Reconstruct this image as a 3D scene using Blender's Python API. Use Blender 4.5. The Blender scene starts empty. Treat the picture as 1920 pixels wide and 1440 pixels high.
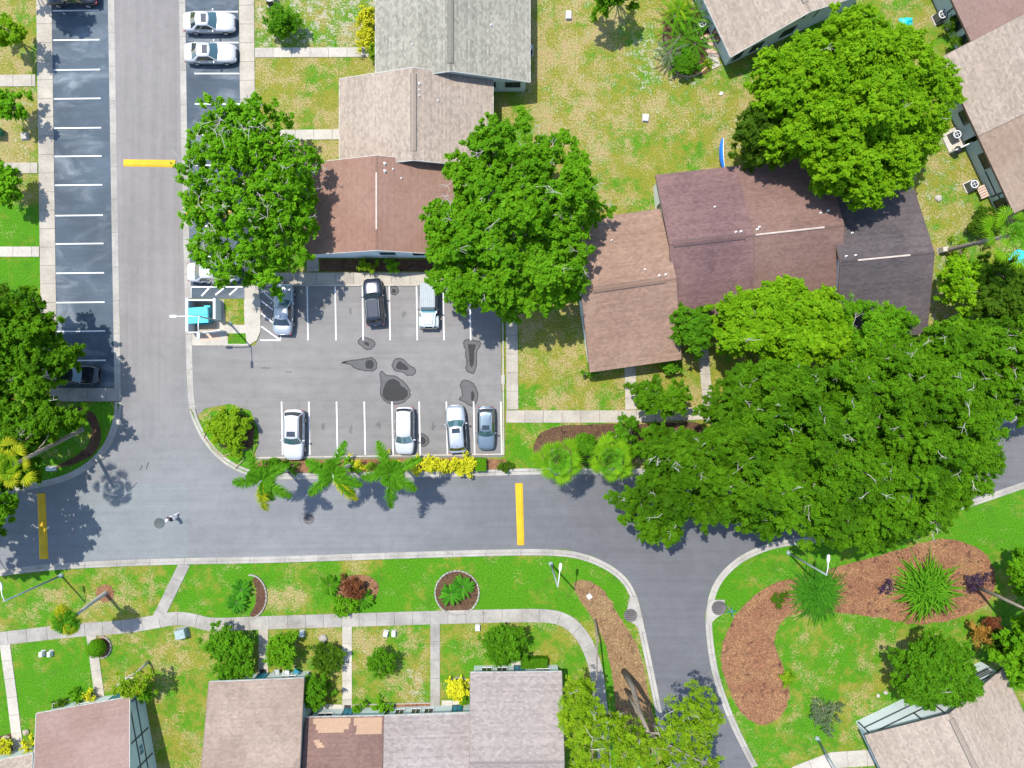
import bpy, bmesh, math, random
import numpy as np
from mathutils import Vector, Matrix, noise as mnoise

random.seed(7)
RNG = np.random.default_rng(7)
R = math.radians
scene = bpy.context.scene
COL = scene.collection

# ---------------------------------------------------------------- camera
CAMH = 64.0                      # drone height in metres
cam_d = bpy.data.cameras.new('camera')
cam_d.lens = 24.0; cam_d.sensor_width = 36.0; cam_d.clip_end = 3000; cam_d.clip_start = 0.5
cam = bpy.data.objects.new('camera', cam_d); COL.objects.link(cam)
cam.location = (0, 0, CAMH); cam.rotation_euler = (0, 0, 0)
scene.camera = cam

# ---------------------------------------------------------------- light
SHX, SHY = 0.286, -0.336          # shadow offset per metre of height
elev = math.atan(1 / math.hypot(SHX, SHY))
world = bpy.data.worlds.new('World'); scene.world = world; world.use_nodes = True
wn = world.node_tree.nodes; wl = world.node_tree.links
sky = wn.new('ShaderNodeTexSky'); sky.sky_type = 'NISHITA'; sky.sun_disc = False
sky.sun_elevation = elev
sky.sun_rotation = math.atan2(-SHX, -SHY)      # rotation measured from +Y towards +X
sky.air_density = 1.0; sky.dust_density = 0.6; sky.ozone_density = 1.0
bg = wn['Background']; bg.inputs[1].default_value = 0.15
wl.new(sky.outputs[0], bg.inputs[0])
sd = bpy.data.lights.new('sun', 'SUN'); sd.energy = 3.1; sd.angle = R(0.55); sd.color = (1.0, 0.955, 0.88)
sun = bpy.data.objects.new('sun', sd); COL.objects.link(sun)
sun.rotation_euler = Vector((SHX, SHY, -1)).to_track_quat('-Z', 'Y').to_euler()
sun.location = (-20, 20, 60)
vs = scene.view_settings
vs.view_transform = 'Standard'; vs.look = 'None'; vs.gamma = 1.0; vs.use_curve_mapping = False
vs.exposure = 1.15
scene.render.engine = 'CYCLES'
scene.cycles.max_bounces = 8; scene.cycles.transparent_max_bounces = 6

# ---------------------------------------------------------------- helpers
def W(px, py, h=0.0):
    s = (CAMH - h) / CAMH / 20.0
    return Vector(((px - 960) * s, (720 - py) * s, h))
def Wa(pts, h=0.0):
    return [W(x, y, h) for x, y in pts]

def tag(o, label, cat, group=None, kind=None):
    o['label'] = label; o['category'] = cat
    if group: o['group'] = group
    if kind: o['kind'] = kind
    return o
def thing(name, label, cat, loc=(0, 0, 0), rz=0.0, group=None):
    o = bpy.data.objects.new(name, None); COL.objects.link(o)
    o.empty_display_size = 0.3
    o.location = loc; o.rotation_euler = (0, 0, rz)
    return tag(o, label, cat, group)

def link(name, me, mat=None, parent=None):
    o = bpy.data.objects.new(name, me); COL.objects.link(o)
    if mat is not None and len(me.materials) == 0: me.materials.append(mat)
    if parent is not None: o.parent = parent
    return o
def mesh_py(name, V, F, smooth=False):
    me = bpy.data.meshes.new(name); me.from_pydata([tuple(v) for v in V], [], F); me.update()
    if smooth: me.polygons.foreach_set('use_smooth', [True] * len(me.polygons))
    return me
def mesh_quads(name, V, k=4, smooth=False, attr=None):
    """V: (n*k,3) array, each k verts one face; attr: per face float"""
    n = len(V) // k
    me = bpy.data.meshes.new(name)
    me.vertices.add(n * k); me.vertices.foreach_set('co', np.ascontiguousarray(V, dtype=np.float32).ravel())
    me.loops.add(n * k); me.loops.foreach_set('vertex_index', np.arange(n * k, dtype=np.int32))
    me.polygons.add(n)
    me.polygons.foreach_set('loop_start', np.arange(0, n * k, k, dtype=np.int32))
    me.polygons.foreach_set('loop_total', np.full(n, k, dtype=np.int32))
    if attr is not None:
        a = me.attributes.new('tint', 'FLOAT', 'POINT')
        a.data.foreach_set('value', np.repeat(np.asarray(attr, dtype=np.float32), k))
    me.update(calc_edges=True)
    if smooth: me.polygons.foreach_set('use_smooth', np.ones(n, dtype=bool))
    return me

class MB:
    """collects shapes for ONE mesh; off = origin subtracted at build"""
    def __init__(s): s.V = []; s.F = []; s.S = []
    def add(s, V, F, smooth=False):
        b = len(s.V); s.V += [Vector(v) for v in V]; s.F += [tuple(i + b for i in f) for f in F]; s.S += [smooth] * len(F)
        return s
    def box(s, c, d, rz=0.0, bev=0.0):
        cx, cy, cz = c; hx, hy, hz = d[0] / 2, d[1] / 2, d[2] / 2
        ca, sa = math.cos(rz), math.sin(rz)
        P = []
        for z in (-hz, hz):
            t = bev if z > 0 else 0
            for x, y in ((-hx, -hy), (hx, -hy), (hx, hy), (-hx, hy)):
                if bev and z > 0:
                    pass
                P.append((x, y, z if not bev or z < 0 else hz - bev))
        if bev:
            for x, y in ((-hx + bev, -hy + bev), (hx - bev, -hy + bev), (hx - bev, hy - bev), (-hx + bev, hy - bev)): P.append((x, y, hz))
            F = [(3, 2, 1, 0), (8, 9, 10, 11)]
            for i in range(4):
                j = (i + 1) % 4; F += [(i, j, 4 + j, 4 + i), (4 + i, 4 + j, 8 + j, 8 + i)]
        else:
            F = [(3, 2, 1, 0), (4, 5, 6, 7)] + [(i, (i + 1) % 4, 4 + (i + 1) % 4, 4 + i) for i in range(4)]
        return s.add([(cx + x * ca - y * sa, cy + x * sa + y * ca, cz + z) for x, y, z in P], F)
    def prism(s, poly, z0, z1):
        n = len(poly); area = sum(poly[i][0] * poly[(i + 1) % n][1] - poly[(i + 1) % n][0] * poly[i][1] for i in range(n))
        if area < 0: poly = poly[::-1]
        V = [(p[0], p[1], z0) for p in poly] + [(p[0], p[1], z1) for p in poly]
        F = [tuple(range(n - 1, -1, -1)), tuple(range(n, 2 * n))] + [(i, (i + 1) % n, n + (i + 1) % n, n + i) for i in range(n)]
        return s.add(V, F)
    def sheet(s, poly, z):
        n = len(poly); area = sum(poly[i][0] * poly[(i + 1) % n][1] - poly[(i + 1) % n][0] * poly[i][1] for i in range(n))
        if area < 0: poly = poly[::-1]
        return s.add([(p[0], p[1], z) for p in poly], [tuple(range(n))])
    def hexa(s, a, b):
        """a,b: two quads of 4 points -> closed solid"""
        return s.add(list(a) + list(b), [(3, 2, 1, 0), (4, 5, 6, 7)] + [(i, (i + 1) % 4, 4 + (i + 1) % 4, 4 + i) for i in range(4)])
    def tube(s, pts, rad, n=6, cap=True):
        pts = [Vector(p) for p in pts]; m = len(pts)
        if not hasattr(rad, '__len__'): rad = [rad] * m
        V = []; F = []
        ref = Vector((0.3, 0.9, 0.31)).normalized()
        for i, p in enumerate(pts):
            d = (pts[min(i + 1, m - 1)] - pts[max(i - 1, 0)])
            if d.length < 1e-6: d = Vector((0, 0, 1))
            d.normalize()
            u = d.cross(ref)
            if u.length < 0.05: u = d.cross(Vector((1, 0, 0)))
            u.normalize(); v = d.cross(u)
            for k in range(n):
                a = 2 * math.pi * k / n; V.append(p + (u * math.cos(a) + v * math.sin(a)) * rad[i])
        for i in range(m - 1):
            for k in range(n):
                F.append((i * n + k, i * n + (k + 1) % n, (i + 1) * n + (k + 1) % n, (i + 1) * n + k))
        s.add(V, F, True)
        if cap:
            b = len(s.V) - len(V)
            s.F.append(tuple(b + k for k in range(n - 1, -1, -1))); s.S.append(False)
            s.F.append(tuple(b + (m - 1) * n + k for k in range(n))); s.S.append(False)
        return s
    def lathe(s, prof, c=(0, 0, 0), n=20, axis='z'):
        V = []; F = []; m = len(prof)
        for r, z in prof:
            for k in range(n):
                a = 2 * math.pi * k / n; x, y = r * math.cos(a), r * math.sin(a)
                V.append((c[0] + x, c[1] + y, c[2] + z) if axis == 'z' else (c[0] + x, c[1] + z, c[2] + y))
        for i in range(m - 1):
            for k in range(n):
                f = (i * n + k, i * n + (k + 1) % n, (i + 1) * n + (k + 1) % n, (i + 1) * n + k)
                F.append(f if axis == 'z' else f[::-1])
        F.append(tuple(range(n - 1, -1, -1)) if axis == 'z' else tuple(range(n)))
        F.append(tuple((m - 1) * n + k for k in range(n)) if axis == 'z' else tuple((m - 1) * n + k for k in range(n - 1, -1, -1)))
        return s.add(V, F, True)
    def build(s, name, mat, parent=None, off=None, flat=False):
        V = s.V
        if off is None and parent is not None and parent.type == 'EMPTY' and abs(parent.rotation_euler[2]) < 1e-9 and parent.parent is None:
            off = parent.location
        if off is not None: V = [v - Vector(off) for v in V]
        me = mesh_py(name, V, s.F)
        if not flat and any(s.S): me.polygons.foreach_set('use_smooth', s.S)
        return link(name, me, mat, parent)

def resample(P, step):
    P = [Vector((p[0], p[1], 0)) for p in P]; out = [P[0]]
    for a, b in zip(P[:-1], P[1:]):
        n = max(1, int(round((b - a).length / step)))
        for i in range(1, n + 1): out.append(a.lerp(b, i / n))
    return out
def smooth_line(P, it=2):
    P = [Vector((p[0], p[1], 0)) for p in P]
    for _ in range(it):
        Q = [P[0]]
        for a, b in zip(P[:-1], P[1:]): Q += [a.lerp(b, .25), a.lerp(b, .75)]
        P = Q + [P[-1]]
    return P
def norms(P):
    N = []
    for i in range(len(P)):
        d = P[min(i + 1, len(P) - 1)] - P[max(i - 1, 0)]; d.normalize(); N.append(Vector((-d.y, d.x, 0)))
    return N
def strip_pieces(name, P, prof, seg, parent, mat, gap=0.02, zjit=0.004):
    """solid sections along a world polyline; prof = [(offset_left, z)...] open profile, closed to the ground"""
    P = resample(P, 0.35); N = norms(P)
    acc = 0; start = 0; n = 0
    def emit(i0, i1):
        pts = [p.copy() for p in P[i0:i1 + 1]]
        if len(pts) < 2: return
        d = (pts[1] - pts[0]); pts[0] = pts[0] + d.normalized() * min(gap / 2, d.length / 3)
        d = (pts[-2] - pts[-1]); pts[-1] = pts[-1] + d.normalized() * min(gap / 2, d.length / 3)
        j = random.uniform(-zjit, zjit); k = len(prof); V = []; F = []
        for q, nn in zip(pts, N[i0:i1 + 1]):
            for o, z in prof: V.append((q.x + nn.x * o, q.y + nn.y * o, z + (j if z > 0.01 else 0)))
            V.append((q.x + nn.x * prof[-1][0], q.y + nn.y * prof[-1][0], -0.05)); V.append((q.x + nn.x * prof[0][0], q.y + nn.y * prof[0][0], -0.05))
        kk = k + 2
        for i in range(len(pts) - 1):
            for a in range(kk):
                b = (a + 1) % kk; F.append((i * kk + a, (i + 1) * kk + a, (i + 1) * kk + b, i * kk + b))
        F.append(tuple(range(kk))); F.append(tuple((len(pts) - 1) * kk + a for a in range(kk - 1, -1, -1)))
        me = mesh_py(name, V, F); o = link(name, me, mat, parent)
    for i in range(1, len(P)):
        acc += (P[i] - P[i - 1]).length
        if acc >= seg or i == len(P) - 1:
            emit(start, i); start = i; acc = 0

# ---------------------------------------------------------------- materials
class NT:
    def __init__(s, name):
        s.m = bpy.data.materials.new(name); s.m.use_nodes = True
        s.t = s.m.node_tree; s.n = s.t.nodes; s.l = s.t.links
        s.b = s.n['Principled BSDF']
        s.tc = s.n.new('ShaderNodeTexCoord'); s.geo = s.n.new('ShaderNodeNewGeometry')
    def set(s, sock, v):
        if isinstance(v, (int, float)): sock.default_value = v
        elif isinstance(v, (tuple, list)): sock.default_value = tuple(v) + (1,) * (len(sock.default_value) - len(v))
        else: s.l.new(v, sock)
    def noise(s, scale, detail=4, rough=.55, vec=None, dist=0.0):
        n = s.n.new('ShaderNodeTexNoise'); n.inputs['Scale'].default_value = scale; n.inputs['Detail'].default_value = detail
        n.inputs['Roughness'].default_value = rough; n.inputs['Distortion'].default_value = dist
        s.l.new(vec if vec is not None else s.geo.outputs['Position'], n.inputs['Vector']); return n.outputs['Fac']
    def voro(s, scale, feature='F1', vec=None, out='Distance'):
        n = s.n.new('ShaderNodeTexVoronoi'); n.feature = feature; n.inputs['Scale'].default_value = scale
        s.l.new(vec if vec is not None else s.geo.outputs['Position'], n.inputs['Vector']); return n.outputs[out]
    def math(s, op, a, b=0.0, c=0.0, clamp=False):
        n = s.n.new('ShaderNodeMath'); n.operation = op; n.use_clamp = clamp
        s.set(n.inputs[0], a); s.set(n.inputs[1], b)
        if len(n.inputs) > 2: s.set(n.inputs[2], c)
        return n.outputs[0]
    def ramp(s, v, lo, hi, a=0.0, b=1.0, smooth=True):
        n = s.n.new('ShaderNodeMapRange'); n.interpolation_type = 'SMOOTHSTEP' if smooth else 'LINEAR'
        s.set(n.inputs[0], v); s.set(n.inputs[1], lo); s.set(n.inputs[2], hi); s.set(n.inputs[3], a); s.set(n.inputs[4], b); return n.outputs[0]
    def mix(s, f, a, b, mode='MIX'):
        n = s.n.new('ShaderNodeMix'); n.data_type = 'RGBA'; n.blend_type = mode
        s.set(n.inputs[0], f); s.set(n.inputs[6], a); s.set(n.inputs[7], b); return n.outputs[2]
    def scalec(s, col, f):
        n = s.n.new('ShaderNodeVectorMath'); n.operation = 'SCALE'; s.set(n.inputs[0], col); s.set(n.inputs[3], f); return n.outputs[0]
    def attr(s, name):
        n = s.n.new('ShaderNodeAttribute'); n.attribute_name = name; return n
    def map(s, scale=(1, 1, 1), rot=(0, 0, 0), vec=None):
        n = s.n.new('ShaderNodeMapping'); n.inputs['Scale'].default_value = scale; n.inputs['Rotation'].default_value = rot
        s.l.new(vec if vec is not None else s.geo.outputs['Position'], n.inputs['Vector']); return n.outputs[0]
    def bump(s, h, strength=.5, dist=.02):
        n = s.n.new('ShaderNodeBump'); n.inputs['Strength'].default_value = strength; n.inputs['Distance'].default_value = dist
        s.l.new(h, n.inputs['Height']); s.l.new(n.outputs[0], s.b.inputs['Normal'])
    def done(s, col, rough=.8, metal=0.0, spec=None):
        s.set(s.b.inputs['Base Color'], col); s.set(s.b.inputs['Roughness'], rough); s.set(s.b.inputs['Metallic'], metal)
        if spec is not None: s.b.inputs['Specular IOR Level'].default_value = spec
        return s.m

M = {}
def plain(key, col, rough=.6, metal=0.0, var=.12, scale=3.0, spec=None):
    t = NT(key); n = t.noise(scale, 4); f = t.ramp(n, .25, .75, 1 - var, 1 + var)
    M[key] = t.done(t.scalec(col, f), rough, metal, spec); return M[key]

def asphalt(key, col, var=.1, smear=None, cool=None):
    t = NT(key)
    big = t.noise(.11, 5, .6); mid = t.noise(.9, 5, .65); fine = t.noise(22, 3, .7); spk = t.noise(60, 2, .8)
    f = t.math('ADD', t.ramp(big, .3, .7, 1 - var, 1 + var), t.ramp(mid, .3, .7, -.07, .07))
    f = t.math('ADD', f, t.ramp(fine, .3, .7, -.10, .10)); f = t.math('ADD', f, t.ramp(spk, .3, .7, -.10, .10))
    # wheel-worn streaks
    c = t.scalec(col, f)
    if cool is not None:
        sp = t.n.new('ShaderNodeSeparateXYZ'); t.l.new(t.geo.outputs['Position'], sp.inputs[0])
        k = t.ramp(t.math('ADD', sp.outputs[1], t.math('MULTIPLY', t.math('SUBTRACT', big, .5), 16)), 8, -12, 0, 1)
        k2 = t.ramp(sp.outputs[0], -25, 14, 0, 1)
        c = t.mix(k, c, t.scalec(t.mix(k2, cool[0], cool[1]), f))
    st = t.noise(1.0, 4, .6, t.map((.06, 1.7, 1)), .3)
    if cool is not None: st = t.mix(t.ramp(sp.outputs[1], -7, -3), st, t.noise(1.0, 4, .6, t.map((1.7, .06, 1)), .3))
    c = t.scalec(c, t.ramp(st, .35, .7, 1.045, .93))
    grit = t.noise(7, 4, .7); c = t.scalec(c, t.ramp(grit, .3, .7, .95, 1.05))
    blot = t.noise(.45, 5, .7, None, .8); c = t.scalec(c, t.ramp(blot, .55, .75, 1.0, .88))
    if smear is not None:
        s1 = t.noise(.42, 6, .60, t.map((.6, 1.3, 1)), .7); s2 = t.noise(.2, 3, .5)
        c = t.mix(t.math('MULTIPLY', t.ramp(s1, .42, .82, 0, .8), t.ramp(s2, .38, .58, .15, 1)), c, t.scalec(smear, f))
    spots = t.noise(1.4, 2, .5); c = t.mix(t.ramp(spots, .74, .80, 0, .35), c, t.scalec(col, .5))
    t.bump(t.math('ADD', fine, spk), .35, .012)
    M[key] = t.done(c, t.ramp(mid, .3, .7, .78, .92), 0, .3); return M[key]
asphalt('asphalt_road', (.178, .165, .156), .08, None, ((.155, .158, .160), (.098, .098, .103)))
asphalt('asphalt_lot', (.166, .158, .151), .10)
asphalt('asphalt_sealed', (.052, .070, .088), .22, (.215, .240, .255))
asphalt('asphalt_patch', (.156, .168, .168), .07)
asphalt('asphalt_wet', (.030, .029, .029), .08)
asphalt('asphalt_damp', (.092, .089, .088), .08)
asphalt('asphalt_spot', (.118, .112, .107), .1)
asphalt('asphalt_rim', (.045, .043, .043), .08)

def concrete(key, col, var=.12, dirt=.35):
    t = NT(key); oi = t.n.new('ShaderNodeObjectInfo')
    a = t.noise(.5, 5, .6); b = t.noise(5, 5, .65); c = t.noise(40, 3, .7)
    f = t.math('ADD', t.ramp(a, .3, .7, 1 - var, 1 + var), t.ramp(b, .3, .7, -.08, .08)); f = t.math('ADD', f, t.ramp(c, .3, .7, -.06, .06))
    f = t.math('ADD', f, t.math('MULTIPLY', t.math('SUBTRACT', oi.outputs['Random'], .5), .16))
    col2 = t.scalec(col, f)
    col2 = t.mix(t.ramp(t.noise(1.1, 6, .7, None, .6), .56, .78, 0, dirt), col2, (.12, .105, .085))
    t.bump(c, .25, .006); M[key] = t.done(col2, .88, 0, .25)
concrete('concrete', (.310, .278, .230), .14, .4); concrete('concrete_pale', (.355, .326, .276), .10, .3)
concrete('concrete_grey', (.258, .240, .212), .18, .55); concrete('kerb', (.285, .267, .237), .16, .55)
plain('joint', (.11, .095, .075), .95, 0, .3, 8)

# lawn
def lawn_mat(key, use_attr=True, dry=.2, bare=.0, lush=.8):
    t = NT(key)
    if use_attr:
        at = t.attr('lawn'); sp = t.n.new('ShaderNodeSeparateColor'); t.l.new(at.outputs['Color'], sp.inputs[0])
        dry, bare, lush = sp.outputs[0], sp.outputs[1], sp.outputs[2]
    n1 = t.noise(.33, 6, .62); n2 = t.noise(1.5, 5, .65); n3 = t.noise(6.5, 4, .7); n4 = t.noise(26, 3, .75)
    nb = t.noise(.55, 6, .66, t.map((1, 1, 1), (.3, .2, .7)))
    l = t.math('ADD', lush, t.ramp(n1, .3, .7, -.40, .40)); l = t.math('ADD', l, t.ramp(n2, .3, .7, -.25, .25)); l = t.math('ADD', l, t.ramp(n3, .3, .7, -.18, .18))
    c = t.mix(t.ramp(l, .15, .85), (.190, .190, .024), (.056, .186, .004))
    c = t.mix(t.ramp(t.noise(.8, 4, .6, t.map((1, 1, 1), (1, .4, 2))), .5, .75, 0, .5), c, (.046, .128, .008))
    d = t.math('ADD', dry, t.ramp(nb, .3, .7, -.45, .45)); d = t.math('ADD', d, t.ramp(n3, .3, .7, -.32, .32)); d = t.math('ADD', d, t.ramp(n4, .3, .7, -.16, .16))
    c = t.mix(t.ramp(d, .42, .85, 0, .9), c, t.mix(t.ramp(n2, .35, .65), (.320, .235, .118), (.270, .240, .085)))
    e = t.math('ADD', bare, t.ramp(n2, .3, .7, -.35, .35)); e = t.math('ADD', e, t.ramp(n3, .3, .7, -.2, .2))
    c = t.mix(t.ramp(e, .42, .8, 0, .85), c, (.36, .31, .235))
    f = t.math('ADD', t.ramp(n4, .28, .72, .66, 1.32), t.ramp(n3, .3, .7, -.24, .24)); f = t.math('ADD', f, t.ramp(t.noise(12, 3, .7), .3, .7, -.2, .2))
    c = t.scalec(c, f)
    t.bump(t.math('ADD', n4, t.math('MULTIPLY', n3, 1.5)), .75, .05)
    M[key] = t.done(c, .9, 0, .15)
lawn_mat('lawn'); lawn_mat('lawn_bright', False, .12, 0, .85); lawn_mat('lawn_olive', False, .35, .05, .3)

def mulch_mat(key, a, b, c):
    t = NT(key); n1 = t.noise(.5, 5, .6); n2 = t.noise(9, 4, .7); n3 = t.noise(28, 3, .75)
    at = t.attr('tint')
    col = t.mix(t.ramp(n1, .35, .65), a, b); col = t.mix(t.ramp(t.noise(1.3, 6, .75), .53, .66), col, c)
    f = t.math('ADD', t.ramp(n2, .3, .7, .75, 1.2), t.ramp(n3, .3, .7, -.28, .28)); f = t.math('ADD', f, t.math('MULTIPLY', t.math('SUBTRACT', at.outputs['Fac'], .5), .6))
    t.bump(t.math('ADD', n2, n3), .8, .05); M[key] = t.done(t.scalec(col, f), .95, 0, .1)
mulch_mat('mulch', (.265, .126, .070), (.310, .168, .084), (.110, .052, .036))
mulch_mat('mulch_straw', (.265, .158, .080), (.300, .196, .098), (.120, .070, .044))
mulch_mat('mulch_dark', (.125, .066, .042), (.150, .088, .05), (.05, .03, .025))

def shingle_mat(key, a, b, streak=(.05, .04, .04), samt=.25, var=.22):
    t = NT(key); at = t.attr('tint')
    big = t.noise(.16, 4, .55); col = t.mix(t.ramp(big, .35, .65), a, b)
    st = t.noise(.55, 6, .7, None, .5); col = t.mix(t.math('MULTIPLY', t.ramp(st, .5, .75), samt), col, streak)
    fine = t.noise(35, 3, .8); mid = t.noise(4, 3, .6)
    f = t.math('ADD', t.math('MULTIPLY', t.math('SUBTRACT', at.outputs['Fac'], .5), var * 2), t.ramp(fine, .3, .7, .84, 1.16))
    f = t.math('ADD', f, t.ramp(mid, .3, .7, -.05, .05))
    t.bump(fine, .4, .008); M[key] = t.done(t.scalec(col, f), .92, 0, .15)
shingle_mat('shingle_grey', (.215, .205, .165), (.245, .230, .188), (.12, .12, .09), .2, .30)
shingle_mat('shingle_beige', (.270, .218, .172), (.295, .242, .195), (.19, .15, .115), .2, .22)
shingle_mat('shingle_tan', (.220, .160, .120), (.250, .190, .145), (.12, .08, .065), .4, .14)
shingle_mat('shingle_brick', (.200, .115, .084), (.225, .138, .104), (.13, .07, .052), .4, .10)
shingle_mat('shingle_brown', (.205, .130, .095), (.240, .158, .115), (.15, .092, .072), .4, .20)
shingle_mat('shingle_plum', (.128, .076, .074), (.165, .100, .090), (.082, .047, .054), .55, .20)
shingle_mat('shingle_dark', (.068, .058, .059), (.090, .073, .071), (.040, .035, .037), .6, .20)
shingle_mat('shingle_mauve', (.205, .135, .112), (.245, .170, .145), (.13, .088, .072), .4, .10)
shingle_mat('shingle_wave', (.215, .160, .125), (.265, .205, .165), (.11, .08, .065), .5, .16)
shingle_mat('shingle_pale', (.225, .192, .176), (.245, .213, .197), (.17, .145, .13), .2, .22)
shingle_mat('shingle_rust', (.142, .086, .071), (.170, .106, .086), (.09, .054, .048), .5, .16)
shingle_mat('shingle_patch', (.33, .215, .140), (.36, .24, .16), (.3, .18, .1), .2, .08)
plain('fascia', (.46, .47, .44), .6); plain('fascia_brown', (.12, .075, .055), .7); plain('ridge_pale', (.40, .33, .28), .7)
plain('stucco', (.44, .51, .48), .85, 0, .06, 6); plain('stucco_pale', (.56, .62, .64), .85, 0, .05, 6)
plain('stucco_white', (.60, .60, .56), .8, 0, .06, 6); plain('batten', (.045, .055, .055), .7)
plain('glass_dark', (.020, .027, .03), .08, 0, .1, 1); plain('glass_blue', (.06, .16, .22), .07, 0, .2, 1.5)
plain('white_paint', (.62, .62, .60), .5, 0, .06); plain('line_paint', (.58, .58, .57), .7, 0, .10, 12)
plain('steel', (.36, .38, .38), .45, .3); plain('steel_dark', (.05, .052, .055), .5, .4); plain('pole_grey', (.25, .31, .30), .55, .2)
plain('black_plastic', (.015, .015, .016), .5); plain('rubber', (.013, .013, .013), .8); plain('rim', (.45, .46, .47), .35, .8)
plain('teal_bin', (.006, .42, .45), .45, 0, .12, 4); plain('teal_dark', (.005, .16, .22), .5); plain('green_bin', (.02, .16, .09), .5)
plain('blue_plastic', (.012, .13, .52), .35); plain('cyan_fabric', (.02, .42, .62), .7); plain('wood', (.33, .25, .15), .8, 0, .2, 6)
plain('bark', (.20, .165, .13), .9, 0, .3, 6); plain('bark_pale', (.36, .34, .30), .9, 0, .2, 8); plain('bark_dark', (.085, .065, .05), .9, 0, .3, 6)
plain('manhole', (.05, .065, .062), .7); plain('iron', (.11, .095, .09), .7, .3, .2, 8); plain('terracotta', (.42, .26, .18), .85, 0, .1, 5); plain('stone', (.30, .25, .19), .9, 0, .25, 4)
plain('paver', (.44, .31, .235), .85, 0, .12, 5)
t = NT('hump_yellow'); n = t.noise(3, 5, .7); n2 = t.noise(.8, 3); c = t.mix(t.ramp(n, .52, .72, 0, .5), (.50, .30, .008), (.40, .27, .04)); M['hump_yellow'] = t.done(t.scalec(c, t.ramp(n2, .3, .7, .9, 1.12)), .7, 0, .3)

def leaf_mat(key, a, b, c=None, trans=.48):
    t = NT(key); at = t.attr('tint'); col = t.mix(t.ramp(at.outputs['Fac'], .1, .9, 0, 1, False), a, b)
    if c is not None: col = t.mix(t.ramp(t.noise(.28, 4, .6), .47, .64, 0, .75), col, c)
    oi = t.n.new('ShaderNodeObjectInfo'); col = t.scalec(col, t.ramp(oi.outputs['Random'], 0, 1, .9, 1.1, False))
    d = t.b; t.set(d.inputs['Base Color'], col); d.inputs['Roughness'].default_value = .6; d.inputs['Specular IOR Level'].default_value = .06
    tr = t.n.new('ShaderNodeBsdfTranslucent'); t.set(tr.inputs[0], t.mix(.45, col, (.26, .46, .008)))
    mx = t.n.new('ShaderNodeMixShader'); mx.inputs[0].default_value = trans
    t.l.new(d.outputs[0], mx.inputs[1]); t.l.new(tr.outputs[0], mx.inputs[2]); t.l.new(mx.outputs[0], t.n['Material Output'].inputs[0])
    M[key] = t.m
leaf_mat('leaf_oak', (.058, .165, .004), (.122, .285, .008), (.044, .125, .004))
leaf_mat('leaf_deep', (.042, .100, .006), (.090, .180, .010))
leaf_mat('leaf_bright', (.110, .275, .005), (.225, .410, .009))
leaf_mat('leaf_fresh', (.078, .245, .006), (.172, .395, .011))
leaf_mat('leaf_lime', (.130, .270, .008), (.270, .400, .014))
leaf_mat('leaf_yellow', (.36, .37, .012), (.56, .53, .02), None, .25)
leaf_mat('leaf_shrub', (.054, .175, .006), (.115, .295, .010))
leaf_mat('leaf_grey', (.10, .14, .075), (.16, .20, .11))
leaf_mat('leaf_red', (.12, .035, .02), (.22, .07, .035))
leaf_mat('leaf_rust', (.34, .16, .03), (.42, .24, .05))
leaf_mat('leaf_purple', (.05, .02, .06), (.10, .05, .12))
leaf_mat('frond', (.060, .220, .008), (.140, .340, .016)); leaf_mat('frond_yellow', (.30, .36, .012), (.48, .46, .02))
leaf_mat('frond_lime', (.095, .260, .006), (.190, .370, .010)); leaf_mat('leaf_cycad', (0.042, 0.204, 0.012), (0.102, 0.336, 0.022))
# ================================================================ SETTING
def struct(name, o, label, cat):
    return tag(o, label, cat, None, 'structure')
xs = np.concatenate([[-900, -400, -200, -110, -75], np.linspace(-62, 62, 249), [75, 110, 200, 400, 900]])
ys = np.concatenate([[-900, -400, -200, -110, -70], np.linspace(-50, 50, 201), [70, 110, 200, 400, 900]])
GX, GY = np.meshgrid(xs, ys); nx, ny = len(xs), len(ys)
PXg = GX * 20 + 960; PYg = 720 - GY * 20
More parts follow.
